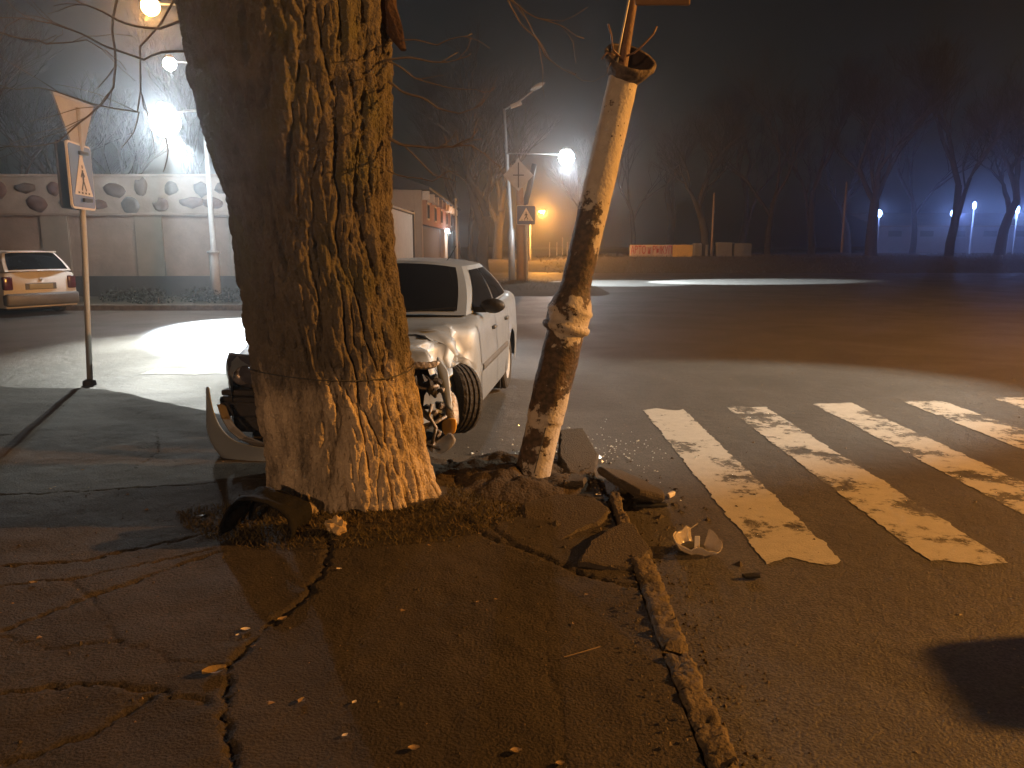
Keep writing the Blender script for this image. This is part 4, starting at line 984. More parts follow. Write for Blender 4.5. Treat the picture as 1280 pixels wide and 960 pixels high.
# lamp over the far crossing
p4 = py(708, 197, 33); b4 = py(640, 350, 35.2)
L4 = thing('street_lamp', 'tall thin grey pole, lit white lamp on its level arm, dead lamp head on top', 'street lamp', (b4.x, 35.2, 0), group='street lamps')
t4 = py(630, 136, 35.2)
part('pole', tube([(b4.x, 35.2, -.1), (b4.x - .03, 35.2, 2.2), (b4.x - .035, 35.2, 2.25), (t4.x, 35.2, t4.z)], [.16, .15, .085, .06], 12), M_METAL, L4, True)
part('dead_arm', tube([(t4.x, 35.2, t4.z - .05), py(650, 126, 35.0), py(668, 112, 34.8)], .035, 8), M_GREYP, L4, True)
d_ = py(672, 108, 34.8); part('dead_head', xform(blob(0, 0, 0, .34, .14, .11, 2, 3, .05), Matrix.Translation(d_) @ Matrix.Rotation(R(-28), 4, 'Y')), M_GREYP, L4, True)
part('bracket', xform(bbox(-.25, .25, -.1, .1, -.08, .08, .02), Matrix.Translation(py(645, 131, 35.0)) @ Matrix.Rotation(R(-20), 4, 'Y')), M_GREYP, L4)
part('level_arm', tube([py(632, 192, 35.2), py(670, 192, 34.1), p4 + Vector((-.1, .05, .12))], .03, 8), M_GREYP, L4, True)
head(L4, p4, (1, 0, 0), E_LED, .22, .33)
light('crossing_beam', 'SPOT', p4 + Vector((.1, -.1, -.42)), 38000, LED, L4, (9.0, 34.4, ROADZ), .03, 36, .3)
light('crossing_beam', 'SPOT', p4 + Vector((-.05, -.05, -.42)), 9000, LED, L4, (4.0, 33.3, ROADZ), .03, 62, .25)
light('lamp_glow', 'POINT', p4 + Vector((0, -.1, -.46)), 900, LED, L4, size=.03)
# sodium lamp far down the street, its glow fills the haze
p5 = py(677, 264, 57); L5 = street_lamp((p5.x - .8, 58, -.1), p5.z + .3, p5, 'orange sodium lamp far down the street behind the road signs', E_SOD, .2)
light('lamp_glow', 'POINT', p5 + Vector((.1, -.25, -.25)), 3600, SODIUM, L5, size=.05)
# lamps beside the near crossing, right of the frame: they light the foreground
L6 = street_lamp((16.4, 5.2, 0), 5.9, (15.0, 5.0, 5.8), 'orange sodium street lamp across the road from the leaning pole', E_SOD, .2)
light('lamp_glow', 'POINT', (15.0, 5.0, 5.55), 16000, SODIUM, L6, size=.07)
L7 = street_lamp((16.6, 8.0, 0), 6.3, (11.9, 9.0, 6.1), 'white street lamp at the far end of the near crossing', E_LED, .2)
part('added_baffle', bbox(11.2, 12.4, 9.10, 9.12, 5.45, 5.98, .004), M_DARKM, L7)  # added unseen baffle, trims the beam to a straight edge on the road
light('crossing_beam', 'SPOT', (11.8, 9.0, 5.82), 7500, (.96, .97, .84), L7, (1.0, 8.2, ROADZ), .03, 34, .6)
L8 = street_lamp((-5.0, -9.3, 0), 4.4, (-4.2, -9, 4.3), 'orange sodium street lamp standing further back along the pavement', E_SOD, .2)
light('lamp_glow', 'POINT', (-4.2, -9, 4.0), 2000, (1.0, .54, .25), L8, size=.12)

# ------------------------------------------------------------------ signs
def flat_shape(pts, th, m, name, parent, M):
    n = len(pts); V = [(x, -th / 2, z) for x, z in pts] + [(x, th / 2, z) for x, z in pts]
    F = [tuple(range(n)), tuple(range(2 * n - 1, n - 1, -1))] + [(i, i + n, (i + 1) % n + n, (i + 1) % n) for i in range(n)]
    return obj(name, mesh(name, *xform((V, F), M), m), parent)
def rrect(w, h, r, k=5):
    P = []
    for cx, cz, a0 in ((w / 2 - r, h / 2 - r, 0), (-w / 2 + r, h / 2 - r, 90), (-w / 2 + r, -h / 2 + r, 180), (w / 2 - r, -h / 2 + r, 270)):
        for i in range(k + 1): a = R(a0 + 90 * i / k); P.append((cx + r * math.cos(a), cz + r * math.sin(a)))
    return P
M_SIGNBLUE = mat('sign_blue', (.03, .07, .22), (.02, .05, .16), rough=.45, scale=5); M_SIGNWHITE = mat('sign_white', (.62, .58, .56), (.48, .45, .42), rough=.5, scale=6); M_SIGNBACK = mat('sign_back', (.36, .37, .39), (.27, .28, .3), rough=.6, scale=6)
M_SIGNDARK = mat('sign_dark', (.02, .02, .022), (.03, .03, .03), rough=.6)
def crossing_sign(parent, M, w=.7):
    """blue square, white triangle, walking figure; all flat print on real plates, stacked 3 mm apart"""
    flat_shape(rrect(w, w, .05), .02, M_SIGNWHITE, 'sign_plate', parent, M)
    f = Matrix.Translation((0, -.013, 0)); flat_shape(rrect(w * .94, w * .94, .045), .004, M_SIGNBLUE, 'sign_face', parent, M @ f)
    k = w / .7
    flat_shape([(-.27 * k, -.20 * k), (.27 * k, -.20 * k), (0, .27 * k)], .004, M_SIGNWHITE, 'white_triangle', parent, M @ Matrix.Translation((0, -.018, 0)))
    fig = []
    def bar(x0, z0, x1, z1, t):
        d = Vector((x1 - x0, z1 - z0)).normalized(); n_ = Vector((-d.y, d.x)) * t; return [(x0 + n_.x, z0 + n_.y), (x0 - n_.x, z0 - n_.y), (x1 - n_.x, z1 - n_.y), (x1 + n_.x, z1 + n_.y)]
    VF = []
    for q in (bar(0, .07, .005, -.04, .025), bar(.005, -.04, -.06, -.15, .016), bar(.005, -.04, .07, -.15, .016), bar(0, .06, -.06, -.01, .012), bar(0, .06, .055, 0, .012), [(.02 * math.cos(a) + .0, .105 + .022 * math.sin(a)) for a in np.linspace(0, 5.6, 9)]):
        n = len(q); VF.append(([(x * k, -.0225, z * k) for x, z in q], [tuple(range(n))]))
    obj('walking_figure', mesh('walking_figure', *xform(join(*VF), M), M_SIGNDARK), parent)
    obj('stripes', mesh('stripes', *xform(join(*[([(x * k - .03 * k, -.0225, -.185 * k), (x * k + .02 * k, -.0225, -.185 * k), (x * k + .02 * k, -.0225, -.165 * k), (x * k - .03 * k, -.0225, -.165 * k)], [(0, 1, 2, 3)]) for x in (-.15, -.05, .05, .15)]), M), M_SIGNDARK), parent)
sb = pz(112, 479, -.06); 
SL = thing('road_sign', 'worn blue pedestrian crossing sign under a give-way triangle on a thin grey post', 'road sign', (sb.x, sb.y, sb.z), group='road signs')
top = py(97, 132, sb.y)
lean = (top.x - sb.x)
obj('post', mesh('post', *tube([(0, 0, -.1), (lean * .55, 0, (top.z - sb.z) * .5), (lean * .95, 0, top.z - sb.z - .02)], .032, 12), M_GREYP, True), SL)
obj('post_foot', mesh('post_foot', *tube([(0, 0, -.05), (0, 0, .03), (.0, 0, .05)], [.075, .07, .035], 12), M_DARKM, True), SL)
c1 = py(101, 221, sb.y - .05) - sb; c2 = py(95, 163, sb.y - .05) - sb
Ms = Matrix.Translation(c1) @ Matrix.Rotation(R(100), 4, 'Z') @ Matrix.Rotation(R(0), 4, 'Y')
crossing_sign(SL, Ms, .70)
flat_shape(rrect(.70, .70, .05), .02, M_SIGNDARK, 'far_plate', SL, Ms @ Matrix.Translation((0, .10, 0)))
Mt = Matrix.Translation(c2) @ Matrix.Rotation(R(93), 4, 'Z')
flat_shape([(-.42, .30), (.42, .30), (.06, -.27), (-.06, -.27)], .02, M_SIGNBACK, 'give_way_plate', SL, Mt)
flat_shape([(-.44, .325), (.44, .325), (.43, .30), (-.43, .30)], .03, M_METAL, 'plate_edge', SL, Mt)
for dz in (.25, -.25): obj('clamp', mesh('clamp', *xform(bbox(-.05, .05, -.05, .12, -.02, .02, .008), Matrix.Translation(c1 + Vector((0, 0, dz)))), M_DARKM), SL)

# far traffic island: signs, wooden post
fy = 29.0
island_p = pz(668, 362, ROADZ)
isl = thing('road_sign', 'grey back of a diamond priority sign with crossed braces on a short leaning post', 'road sign', py(652, 357, fy), group='road signs')
iv = Matrix.Translation(-Vector(isl.location))
def P29(x, y, d=0): return py(x, y, fy + d)
obj('wooden_post', mesh('wooden_post', *xform(tube([P29(652, 362), P29(652, 320), P29(650, 258), P29(650, 235)], [.20, .19, .15, .12], 10), iv), mat('concrete_stub', (.36, .25, .16), (.26, .18, .12), rough=.9, scale=4, bump=.5), True), isl)
obj('dark_prop', mesh('dark_prop', *xform(tube([P29(655, 262, .2), P29(662, 232, .2), P29(668, 205, .2)], [.11, .10, .09], 8), iv), M_SIGNDARK, True), isl)
Md = Matrix.Translation(P29(648, 219, -.2) - Vector(isl.location))
flat_shape([(0, .56), (.55, 0), (0, -.56), (-.55, 0)], .02, M_SIGNBACK, 'diamond_plate', isl, Md)
for sx, sz in ((.022, .44), (.20, .02)): obj('brace', mesh('brace', *xform(box(-sx, sx, -.045, -.0115, -sz, sz), Md), M_SIGNDARK), isl)
cs = thing('road_sign', 'small blue pedestrian crossing sign on a thin white post beside the wooden post', 'road sign', P29(659, 357), group='road signs')
cv = Matrix.Translation(-Vector(cs.location))
obj('post', mesh('post', *xform(tube([P29(659, 362, -.3), P29(659, 256, -.3)], .04, 10), cv), mat('white_post', (.6, .58, .55), (.5, .48, .45), rough=.5), True), cs)
crossing_sign(cs, Matrix.Translation(P29(657.5, 269, -.42) - Vector(cs.location)) @ Matrix.Rotation(R(8), 4, 'Z'), .70)
# island earth with weeds
ip = pz(655, 362, ROADZ)
tag(obj('traffic_island', mesh('traffic_island', *gridvf([[(ip.x + 3.0 * u, ip.y + 4.0 * v, ROADZ - .02 + .30 * max(0, 1 - u * u) * max(0, 1 - v * v) + .10 * nval((u * 3, v * 3, 0), 1, 3) * max(0, 1 - u * u) * max(0, 1 - v * v)) for u in np.linspace(-1, 1, 25)] for v in np.linspace(-1, 1, 21)]), M_GRASS, True)), kind='structure')
def isl_z(x, y):
    u = (x - ip.x) / 3; v = (y - ip.y) / 4; return ROADZ + .26 * max(0, 1 - u * u) * max(0, 1 - v * v)
tufts('weeds', 2600, ip.x, ip.y - .3, .0, 2.6, mat('weed', (.06, .055, .025), (.04, .035, .015), rough=.9), .05, .30, 'dry weeds on the traffic island under the road signs', zfun=isl_z)

# ------------------------------------------------------------------ wall with set stones (across the side street)
WY = 23.0
M_WALL = mat('wall_plaster', (.27, .21, .165), (.15, .12, .095), rough=.9, scale=.9, contrast=.2, bump=.4, bscale=14)
M_BAND = mat('band_plaster', (.32, .27, .22), (.19, .16, .13), rough=.9, scale=1.4, contrast=.2, bump=.6, bscale=10)
wall = thing('stone_wall', 'long plastered yard wall with round stones set in its upper band', 'wall', (-14, WY, 0))
x0, x1 = -26.0, -6.2
part('wall_panel', box(x0, x1, WY, WY + .3, -.2, 2.42), M_WALL, wall); part('band', box(x0, x1, WY - .06, WY + .32, 2.42, 3.46), M_BAND, wall)
part('plinth', box(x0, x1, WY - .12, WY + .3, -.2, .62), mat('plinth_paint', (.045, .043, .04), (.03, .03, .028), rough=.8, scale=2), wall)
part('ledge', bbox(x0, x1, WY - .14, WY + .34, 2.36, 2.44, .015), M_WALL, wall); part('coping', bbox(x0, x1, WY - .14, WY + .40, 3.46, 3.54, .02), M_BAND, wall)
for i in range(7): part('pilaster', bbox(x0 + 1.2 + i * 2.75, x0 + 2.0 + i * 2.75, WY - .08, WY + .1, .6, 2.37, .015), mat('pilaster_paint', (.22, .19, .15), (.16, .14, .11), rough=.9, scale=2), wall)
stone_m = [mat('stone_red', (.13, .07, .05), (.07, .04, .03), rough=.85, scale=9, bump=.5), mat('stone_grey', (.10, .096, .09), (.055, .055, .052), rough=.85, scale=9, bump=.5), mat('stone_brown', (.10, .062, .038), (.06, .038, .025), rough=.85, scale=9, bump=.5)]
smesh = [[mesh('stone', *blob(0, 0, 0, .30, .07, .21, i + 3, 2, .35), m, True) for m in stone_m] for i in range(4)]
rs = random.Random(9)
xx = -17.0; row = 0
while xx < x1 - .4:
    for rw in range(2):
        if rs.random() < .88:
            o = obj('stone', smesh[rs.randrange(4)][rs.randrange(3)], wall, (xx + rw * .42 + rs.uniform(-.1, .1) + 14, -.07, 2.72 + rw * .44 + rs.uniform(-.05, .05)), (0, rs.uniform(-.3, .3), 0)); o.scale = (rs.uniform(.6, 1.3), 1.3, rs.uniform(.65, 1.25))
    xx += rs.uniform(.70, .95)
# far pavement in front of the wall, with kerb and weeds
struct('far_pavement', gridvf([[(x, y, .03 + .03 * nval((x, y, 0), 1.2, 2)) for x in np.linspace(-40, -4.5, 60)] for y in np.linspace(19.2, 23.4, 12)]), M_GRASS, True)
struct('far_kerb', bbox(-40, -4.5, 19.05, 19.25, -.2, .06, .02), M_KERB)
for i in range(9):
    bx = -10.6 + i * .5 + rs.uniform(-.2, .2); by = rs.uniform(20.0, 21.0)
    V = []; F = []
    for k in range(260):
        a = rs.uniform(0, 6.28); r = rs.uniform(0, .42); z = rs.uniform(.02, .40 * (1 - r)); q = Vector((math.cos(a) * r, math.sin(a) * r, z)); d = Vector((rs.uniform(-1, 1), rs.uniform(-1, 1), rs.uniform(-.4, 1))).normalized() * .09; e = Vector((rs.uniform(-1, 1), rs.uniform(-1, 1), rs.uniform(-1, 1))).normalized() * .03
        n = len(V); V += [q, q + d * .5 + e, q + d, q + d * .5 - e]; F.append((n, n + 1, n + 2, n + 3))
    w_ = thing('bush', 'low dark bush along the foot of the stone-studded wall', 'bush', (bx, by, .02), group='low bushes along the wall')
    obj('foliage', mesh('foliage', V, F, mat('bush_leaf', (.03, .03, .016), (.018, .018, .01), rough=.8, scale=3)), w_)
    obj('stem', mesh('stem', *tube([(0, 0, -.03), (.02, 0, .15), (0, .03, .3)], [.02, .015, .006], 5), M_TWIG), w_)

# ------------------------------------------------------------------ fence and house along the main street
M_FENCE = mat('fence_sheet', (.50, .42, .33), (.40, .33, .26), rough=.7, scale=2.5)
fx = -4.35
fence = thing('sheet_fence', 'pale ribbed fence with dark cap behind the crashed car', 'fence', (fx, 30, 0))
for i in range(7):
    y0 = 24.0 + i * 1.45
    rows = []
    for z in (-.1, 2.82):
        rows.append([(fx + (.035 if k % 4 in (1, 2) else 0), y0 + 1.43 * k / 24, z) for k in range(25)])
    ob = part('panel', gridvf(rows), M_FENCE, fence); ob.modifiers.new('s', 'SOLIDIFY').thickness = .02
    part('post', box(fx - .10, fx - .03, y0 - .04, y0 + .04, -.1, 2.84), M_DARKM, fence)
part('cap', bbox(fx - .10, fx + .10, 24.0, 34.2, 2.83, 2.93, .015), M_DARKM, fence)
part('end_post', box(fx - .09, fx + .09, 34.17, 34.35, -.1, 3.0), M_DARKM, fence)
fence2 = thing('sheet_fence', 'pale ribbed fence return beside the end of the stone-studded wall', 'fence', (-5.3, 23.6, 0))
part('panel', box(-6.15, fx - .12, 23.58, 23.64, -.1, 2.9), M_FENCE, fence2)
hx = -5.0
M_HBEIGE = mat('house_plaster', (.38, .30, .22), (.28, .22, .165), rough=.9, scale=1.2); M_HRED = mat('house_brick', (.30, .15, .10), (.22, .11, .08), rough=.9, scale=2)
house = thing('house', 'low beige and red house with deep eaves behind the pale fence', 'house', (hx, 55, 0))
part('gable_wall', box(-12, hx - .02, 43.0, 43.3, -.1, 4.55), M_HBEIGE, house)
part('upper_wall', box(hx - .3, hx, 43.3, 68, 2.7, 4.55), M_HRED, house)
part('lower_wall', box(hx - .6, hx - .35, 43.3, 68, -.1, 2.7), mat('house_dark', (.10, .085, .075), (.07, .06, .05), rough=.9, scale=2), house)
part('corner_pier', bbox(hx - .35, hx + .06, 42.95, 43.5, -.1, 4.5, .02), M_HBEIGE, house)
rf = part('roof', ([(-12.2, 42.5, 4.75), (hx + .55, 42.5, 4.62), (hx + .55, 68.4, 4.62), (-12.2, 68.4, 4.75), (-8.4, 42.5, 6.0), (-8.4, 68.4, 6.0), (-12.2, 42.5, 4.6), (hx + .55, 42.5, 4.5), (hx + .55, 68.4, 4.5), (-12.2, 68.4, 4.6)],
    [(1, 2, 5, 4), (0, 4, 5, 3), (0, 1, 4), (2, 3, 5), (0, 6, 7, 1), (1, 7, 8, 2), (2, 8, 9, 3), (3, 9, 6, 0), (6, 9, 8, 7)]), mat('roof_sheet', (.035, .032, .03), (.025, .023, .022), rough=.8), house)
for i in range(9): part('eave_bracket', bbox(hx + .02, hx + .42, 43.6 + i * 2.8, 43.85 + i * 2.8, 4.0, 4.48, .02), mat('bracket_white', (.7, .62, .52), (.6, .52, .42), rough=.7), house)
for i in range(5):
    y0 = 46 + i * 4.4; w = part('window', box(hx - .02, hx + .05, y0, y0 + 1.3, 3.0, 4.0), mat('win_frame', (.4, .34, .28), (.32, .27, .22), rough=.6), house)
    part('pane', box(hx + .045, hx + .06, y0 + .1, y0 + 1.2, 3.1, 3.9), M_GLASSD, w, world=False).location = (-hx, -55, 0)
part('door', bbox(hx - .33, hx - .24, 58.2, 60.0, -.1, 2.45, .02), mat('door_white', (.75, .75, .75), (.65, .65, .66), rough=.6), house)
for yy in (57.9, 60.3): part('door_pillar', bbox(hx - .3, hx + .02, yy - .12, yy + .12, -.1, 2.7, .02), M_HBEIGE, house)
dl = Vector((hx + .12, 59.1, 2.62))
DL = thing('door_lamp', 'bright white lamp above the pale door of the low house', 'lamp', dl)
part('bracket', box(hx - .0, hx + .06, 59.02, 59.18, 2.66, 2.74), M_DARKM, DL); part('globe', xform(lathe([(.02, .16), (.12, .12), (.17, 0), (.12, -.12), (.02, -.16)], 16), Matrix.Translation(dl)), E_COOL, DL, True)
light('lamp_glow', 'POINT', dl + Vector((.12, 0, -.22)), 260, LED, DL, size=.1)
up_ = thing('utility_pole', 'thin bare pole standing before the lit door of the low house', 'pole', (-4.1, 57, 0))
part('shaft', tube([py(572, 345, 57) - Vector((0, 0, 1)), py(569, 250, 57)], [.10, .07], 10), M_GREYP, up_, True); part('cap', tube([py(569, 251, 57), py(569, 248, 57)], [.10, .09], 10), M_GREYP, up_)

# ------------------------------------------------------------------ far verge, banner, blocks
def verge_z(x, y): 
    k = min(1, max(0, (y - 44.0) / 13)); return -.12 + .80 * k * k * (3 - 2 * k) + .12 * nval((x * .2, y * .2, 0), 1, 4) * k - .25 * max(0, min(1, (5 - x) / 3)) * k
struct('far_verge', gridvf([[(x, y, verge_z(x, y)) for x in np.linspace(-2, 110, 120)] for y in np.concatenate([np.linspace(43.5, 62, 36), np.linspace(64, 220, 30)])]), M_GRASS, True)
rw = random.Random(31)
V = []; F = []
for i in range(9000):
    x = rw.uniform(2, 60); y = rw.uniform(45, 75); z = verge_z(x, y); h = rw.uniform(.08, .35); a = rw.uniform(0, 3.14); n = len(V)
    h *= .55; V += [(x - .03 * math.cos(a), y - .03 * math.sin(a), z - .02), (x + .03 * math.cos(a), y + .03 * math.sin(a), z - .02), (x + rw.uniform(-.15, .15), y, z + h)]; F.append((n, n + 1, n + 2))
tag(obj('grass', mesh('grass', V, F, mat('far_grass', (.09, .07, .035), (.06, .05, .025), rough=.9))), 'rough dry grass over the far roadside bank', 'grass', kind='stuff')
by_ = 60.0
a = py(787, 321, by_); b_ = py(866, 306, by_)
ban = thing('banner', 'long white banner with red letters on the far bank, yellow at one end', 'banner', (a.x, by_, a.z))
w_, h_ = b_.x - a.x, b_.z - a.z
split = w_ * .68
obj('cloth', mesh('cloth', *gridvf([[(split * i / 24, .03 * math.sin(i * 1.1), h_ * j / 4) for i in range(25)] for j in range(5)]), mat('banner_white', (.62, .52, .45), (.5, .42, .36), rough=.7, scale=3), True), ban).modifiers.new('s', 'SOLIDIFY').thickness = .01
obj('yellow_end', mesh('yellow_end', *box(split + .01, w_, -.02, .02, 0, h_), mat('banner_yellow', (.75, .50, .12), (.6, .4, .1), rough=.6, scale=3)), ban)
for i in range(6): obj('stake', mesh('stake', *tube([(w_ * i / 5, .06, -.6), (w_ * i / 5, .06, h_ + .05)], .03, 6), M_DARKM), ban)
cu = bpy.data.curves.new('lettering', 'FONT'); cu.body = 'АВТО и ВЫКУП'; cu.size = .92; cu.extrude = .004; cu.offset = .012; cu.align_x = 'LEFT'
cu.materials.append(mat('letter_red', (.45, .03, .02), (.35, .02, .02), rough=.6))
tmp = bpy.data.objects.new('tmp', cu); COL.objects.link(tmp); bpy.context.view_layer.update()
lme = bpy.data.meshes.new_from_object(tmp.evaluated_get(bpy.context.evaluated_depsgraph_get())); bpy.data.objects.remove(tmp)
lt = obj('lettering', lme, ban, (.06, -.05, h_ * .26), (R(90), 0, 0)); bpy.context.view_layer.update()
lt.scale.x = (split - .12) / max(.1, lt.dimensions.x); lt.scale.y = (h_ * .62) / .67 / .92 * 1.0
for i, (l, r, t, b2) in enumerate([(868,878,304,318), (882,886,306,318), (896,916,303,317), (918,940,304,317)]):
    p, q = py(l, b2, 62), py(r, t, 62)
    tag(obj('concrete_block', mesh('concrete_block', *bbox(0, q.x - p.x, 0, .8, -.3, q.z - p.z, .05), mat('block_grey', (.22, .22, .24), (.15, .15, .17), rough=.9, scale=2)), None, (p.x, 62, p.z)), ['narrow grey concrete block next to the yellow banner end', 'slim grey block beside the pale post', 'wide grey concrete block on the far bank after the pale post', 'last wide grey concrete block of the row on the far bank'][i], 'block', 'concrete blocks on the far bank')
for i, (x, y) in enumerate([(687, 309), (696, 309), (703, 310), (709, 309)]):
    p = py(x, 314, 70); q = py(x, 303 if i != 2 else 297, 70)
    tag(obj('white_post', mesh('white_post', *tube([(0, 0, -.5), (0, 0, q.z - p.z), (0, 0, q.z - p.z + .03)], [.05, .05, .02], 8), mat('post_white', (.75, .7, .65), (.6, .55, .5), rough=.5), True), None, p), 'short white post in the row on the glowing bank beyond the far crossing', 'post', 'white posts on the far bank')
for (x, t, b2, Y, r, lab) in [(889.5, 242, 316, 61, .10, 'pale thin post beside the trunk behind the grey blocks'), (1052.5, 228, 306, 62, .09, 'pale tall pole alone among the dark far trees')]:
    p = py(x, b2, Y); q = py(x, t, Y)
    o_ = thing('post', lab, 'post', (p.x, Y, p.z)); obj('shaft', mesh('shaft', *tube([(0, 0, -.6), (0, 0, q.z - p.z)], [r, r * .7], 10), mat('far_post', (.34, .27, .23), (.26, .2, .17), rough=.8), True), o_); obj('cap', mesh('cap', *tube([(0, 0, q.z - p.z), (0, 0, q.z - p.z + .06)], r, 8), M_DARKM), o_)

# far low building with blue lights
fb = thing('low_building', 'long low building lit blue beyond the far trees', 'building', (52, 96, 0))
B0 = py(1094, 305, 96); B1 = py(1178, 276, 96)
M_FB = mat('far_plaster', (.30, .30, .34), (.22, .22, .25), rough=.9, scale=.8)
part('wall', box(B0.x, B0.x + 36, 96, 96.4, -1, B1.z - .6), M_FB, fb); part('roof', ([(B0.x - .8, 95, B1.z - .6), (B0.x + 37, 95, B1.z - .6), (B0.x + 37, 103, B1.z + 1.2), (B0.x - .8, 103, B1.z + 1.2), (B0.x - .8, 95, B1.z - .75), (B0.x + 37, 95, B1.z - .75)], [(0, 1, 2, 3), (4, 5, 1, 0)]), mat('far_roof', (.30, .24, .20), (.22, .18, .16), rough=.8, scale=.6), fb)
for i in range(9):
    xw = B0.x + 1.5 + i * 3.9
    w = part('window', box(xw, xw + 1.6, 95.92, 96.05, B0.z + .9, B1.z - 1.2), M_TRIM, fb)
for i, (x, y) in enumerate([(1099, 267), (1193, 267), (1218, 257), (1263, 265), (1272, 262)]):
    c = py(x, y, 84 - i * .5); T = thing('yard_lamp', ['blue-white yard lamp at the corner of the low far building', 'brightest blue yard lamp beside the forked far trunk', 'dim blue yard lamp on a tall post near the forked far trunk', 'bright blue yard lamp of the close pair by the low far building', 'dim blue yard lamp of the close pair by the low far building'][i], 'lamp', (c.x, c.y, 0), group='blue yard lamps')
    part('post', tube([(c.x, c.y, -1), (c.x, c.y, c.z - .1)], .08, 8), M_GREYP, T); part('lamp_lens', xform(blob(0, 0, 0, (.3, .42, .16, .4, .16)[i], .2, (.4, .42, .4, .5, .4)[i], 1, 2, .05), Matrix.Translation(c)), E_BLUE, T, True)
    light('lamp_glow', 'POINT', c + Vector((0, -.7, 0)), (300, 1500, 300, 1500, 250)[i], (.22, .36, 1.0), T, size=.2)

# ------------------------------------------------------------------ bare far trees
def bare_tree(seed, H=9.0, r0=.22, fork=.35, spread=.55, depth=7):
    rr = random.Random(seed); TR = []; CR = []
    def grow(p, d, l, r, k):
        n = 4 if k < 3 else 3; P = [p]; q = p; dd = d
        for i in range(n):
            dd = (dd + Vector((rr.uniform(-.16, .16), rr.uniform(-.16, .16), rr.uniform(-.04, .12)))).normalized(); q = q + dd * l / n; P.append(q)
        rad = [r * (1 - .35 * i / n) for i in range(n + 1)]
        (TR if k < 2 else CR).append(tube(P, rad, 8 if k < 2 else (4 if k < 4 else 3), False))
        if k >= depth: return
        nb = 3 if k < depth - 1 else 4
        for b in range(nb):
            a = rr.uniform(0, 6.28); s = rr.uniform(.35, 1) * spread * 1.6
            nd = (dd + Vector((math.cos(a) * s, math.sin(a) * s, rr.uniform(-.1, .45)))).normalized()
            at = P[-1] if b < 2 else P[rr.randrange(max(1, n - 2), n)]
            grow(at, nd, l * rr.uniform(.60, .82), r * rr.uniform(.45, .66), k + 1)
    grow(Vector((0, 0, -.3)), Vector((0, 0, 1)), H * fork, r0, 0)
    return join(*TR), join(*CR)
PROTO = []
for i, (s, H, r0, fk) in enumerate([(3, 11, .30, .30), (8, 12, .34, .26), (14, 10, .22, .36), (23, 13, .26, .33)]):
    t, c = bare_tree(s, H, r0, fk); PROTO.append((mesh('trunk', *t, M_BARKFAR, True), mesh('crown', *c, M_BARKFAR)))
def far_tree(k, x, y, z, sc_, rz, label, group='bare trees beyond the road'):
    t = thing('bare_tree', label, 'tree', (x, y, z), (0, 0, rz), group); t.scale = (sc_,) * 3
    obj('trunk', PROTO[k][0], t); obj('crown', PROTO[k][1], t)
FT = [(883, 62.5, 0, 1.0, 'bare tree standing behind the grey concrete blocks'), (1090, 62, 1, 1.15, 'tall bare tree before the corner of the low far building'), (1187, 64, 3, 1.1, 'stout forked bare tree beside the brightest blue lamp'),
      (960, 70, 2, 1.1, 'slim bare tree between the grey blocks and the pale tall pole'), (1015, 74, 3, 1.15, 'bare tree close to the pale tall pole on the far bank'), (1140, 80, 2, 1.2, 'bare tree in front of the roof of the low far building'),
      (1250, 66, 0, 1.2, 'bare tree beside the close pair of blue lamps'), (1300, 70, 1, 1.2, 'bare tree past the close pair of blue lamps'), (840, 88, 1, 1.2, 'hazy bare tree behind the white banner'), (790, 98, 2, 1.2, 'hazy bare tree in the orange glow behind the banner'), (925, 92, 3, 1.2, 'hazy bare tree behind the last grey block'), (1060, 90, 0, 1.2, 'hazy bare tree behind the pale tall pole'), (735, 110, 3, 1.1, 'hazy bare tree in the heart of the orange glow')]
for i, (x, Y, k, s, lab) in enumerate(FT):
    p = py(x, 310, Y); far_tree(k, p.x, Y, verge_z(p.x, Y), s * 1.3, i * 1.7, lab)
for i, (x, Y, k, s, lab) in enumerate([(606, 46, 1, 1.0, 'dark bare tree behind the tall thin lamp pole'), (575, 74, 3, 1.2, 'dark bare tree beyond the end of the low house'), (622, 60, 0, 1.2, 'dark bare tree between the low house and the road signs'), (590, 85, 2, 1.3, 'dark bare tree furthest down the street'),
      (60, 34, 1, .9, 'bare tree over the wall behind the white hatchback'), (150, 38, 0, 1.0, 'bare tree over the wall near the sodium lamp'), (-20, 30, 3, .9, 'bare tree over the wall past the white hatchback'), (255, 42, 2, 1.1, 'bare tree over the wall near the crossing lamp')]):
    p = py(x, 320, Y); far_tree(k, p.x, Y, -.3, s * (1.25 if i < 4 else 1), i * 2.3 + .5, lab, 'bare trees along the side street')

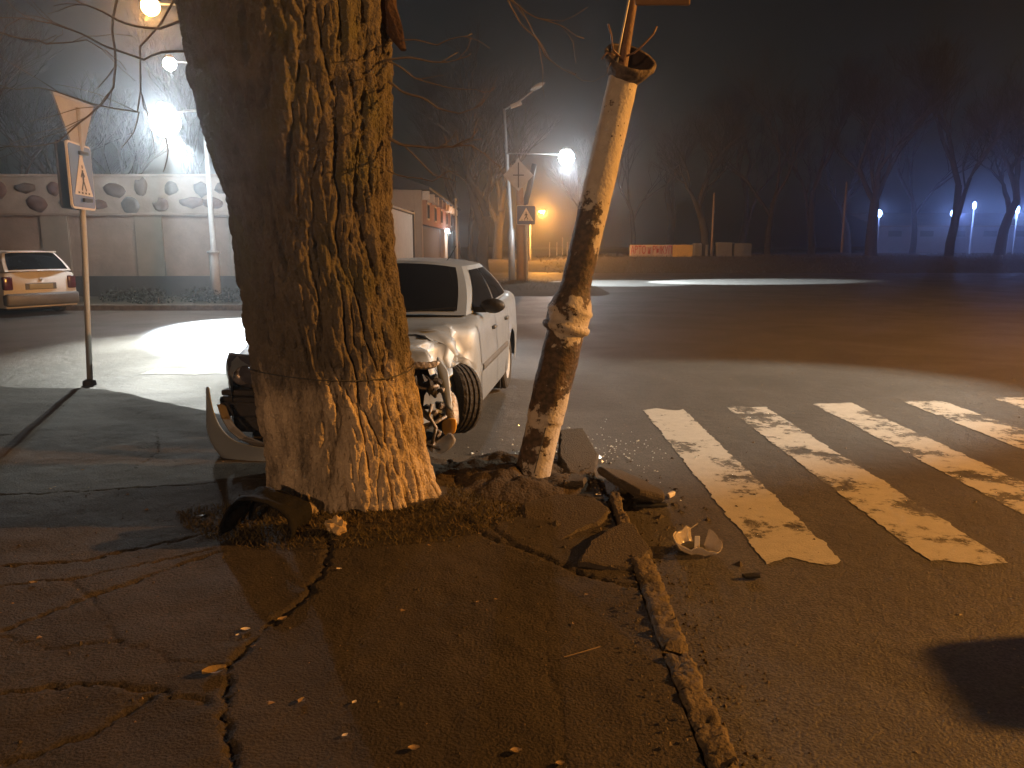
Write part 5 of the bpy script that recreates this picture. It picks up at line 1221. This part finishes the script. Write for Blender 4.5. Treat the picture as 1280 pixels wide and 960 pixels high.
# ------------------------------------------------------------------ onlooker beside the crossing (only the shadow reaches the picture)
per = thing('person', 'person in dark long coat standing by the near crossing, hat widened to shape the shadow', 'person', (6.06, 3.33, ROADZ), (0, 0, R(80)))
J = {'pel': (0, 0, .98, .17, .13), 'wai': (0, 0, 1.14, .17, .125), 'che': (0, .0, 1.34, .20, .135), 'nec': (0, .0, 1.50, .075, .07), 'hd0': (0, -.015, 1.58, .075, .085), 'hd1': (0, -.02, 1.67, .082, .10), 'hd2': (0, -.01, 1.76, .06, .075)}
E = [('pel', 'wai'), ('wai', 'che'), ('che', 'nec'), ('nec', 'hd0'), ('hd0', 'hd1'), ('hd1', 'hd2')]
for s, n in ((-1, 'l'), (1, 'r')):
    J.update({n + 'sh': (.20 * s, 0, 1.42, .085, .085), n + 'el': (.29 * s, .06, 1.15, .062, .062), n + 'wr': (.22 * s, -.09, .98, .05, .05), n + 'hp': (.10 * s, 0, .88, .10, .10), n + 'kn': (.11 * s, -.01, .50, .07, .07), n + 'an': (.12 * s, .01, .10, .05, .05), n + 'to': (.13 * s, -.14, .04, .045, .04)})
    E += [('che', n + 'sh'), (n + 'sh', n + 'el'), (n + 'el', n + 'wr'), ('pel', n + 'hp'), (n + 'hp', n + 'kn'), (n + 'kn', n + 'an'), (n + 'an', n + 'to')]
keys = list(J); me = bpy.data.meshes.new('body'); me.from_pydata([J[k][:3] for k in keys], [(keys.index(a), keys.index(b)) for a, b in E], []); me.materials.append(mat('dark_cloth', (.02, .02, .024), (.03, .03, .034), rough=.9, scale=20))
pb = obj('body', me, per); pb.modifiers.new('skin', 'SKIN'); 
for i, k in enumerate(keys): me.skin_vertices[0].data[i].radius = J[k][3:5]; me.skin_vertices[0].data[i].use_root = (k == 'pel')
pb.modifiers.new('sub', 'SUBSURF').levels = 2
coat = []
for z, rx, ry in ((.42, .27, .20), (.6, .25, .19), (.8, .235, .175), (.98, .225, .165), (1.14, .215, .16), (1.3, .245, .17), (1.42, .225, .14), (1.49, .12, .10), (1.54, .10, .095)):
    coat.append([(math.cos(t) * rx * (1 + .03 * math.sin(5 * t)), math.sin(t) * ry, z) for t in np.linspace(0, 2 * math.pi, 33)])
obj('coat', mesh('coat', *gridvf(coat), MATS['dark_cloth'], True), per).modifiers.new('s', 'SOLIDIFY').thickness = .012
obj('face', mesh('face', *join(blob(0, -.075, 1.655, .062, .05, .085, 2, 3, .04), blob(0, -.13, 1.65, .014, .018, .022, 1, 1, .1), blob(-.026, -.118, 1.675, .011, .008, .008, 1, 1, .05), blob(.026, -.118, 1.675, .011, .008, .008, 1, 1, .05), blob(0, -.117, 1.61, .024, .010, .008, 1, 1, .05)), mat('skin', (.5, .33, .25), (.45, .28, .2), rough=.6), True), per)
obj('hat', mesh('hat', *bbox(-.20, .20, -.17, .19, 1.63, 1.83, .055), mat('hat_wool', (.03, .03, .035), (.045, .045, .05), rough=.95, scale=30), True), per)  # unseen broad hat, boxed to blunt the end of the cast shadow

# ------------------------------------------------------------------ haze: one closed box of even, thin mist
hz = bpy.data.materials.new('night_mist'); hz.use_nodes = True; nt = hz.node_tree
nt.nodes.remove(nt.nodes['Principled BSDF']); pv = nt.nodes.new('ShaderNodeVolumePrincipled'); pv.inputs['Density'].default_value = HAZE_DENSITY; pv.inputs['Color'].default_value = (.85, .87, .9, 1); pv.inputs['Anisotropy'].default_value = .88
nt.links.new(pv.outputs[0], nt.nodes['Material Output'].inputs['Volume'])
tag(obj('haze', mesh('haze', *box(-75, 125, -35, 230, -1.4, 22), hz)), 'thin night mist over the whole crossing', 'haze', kind='stuff')
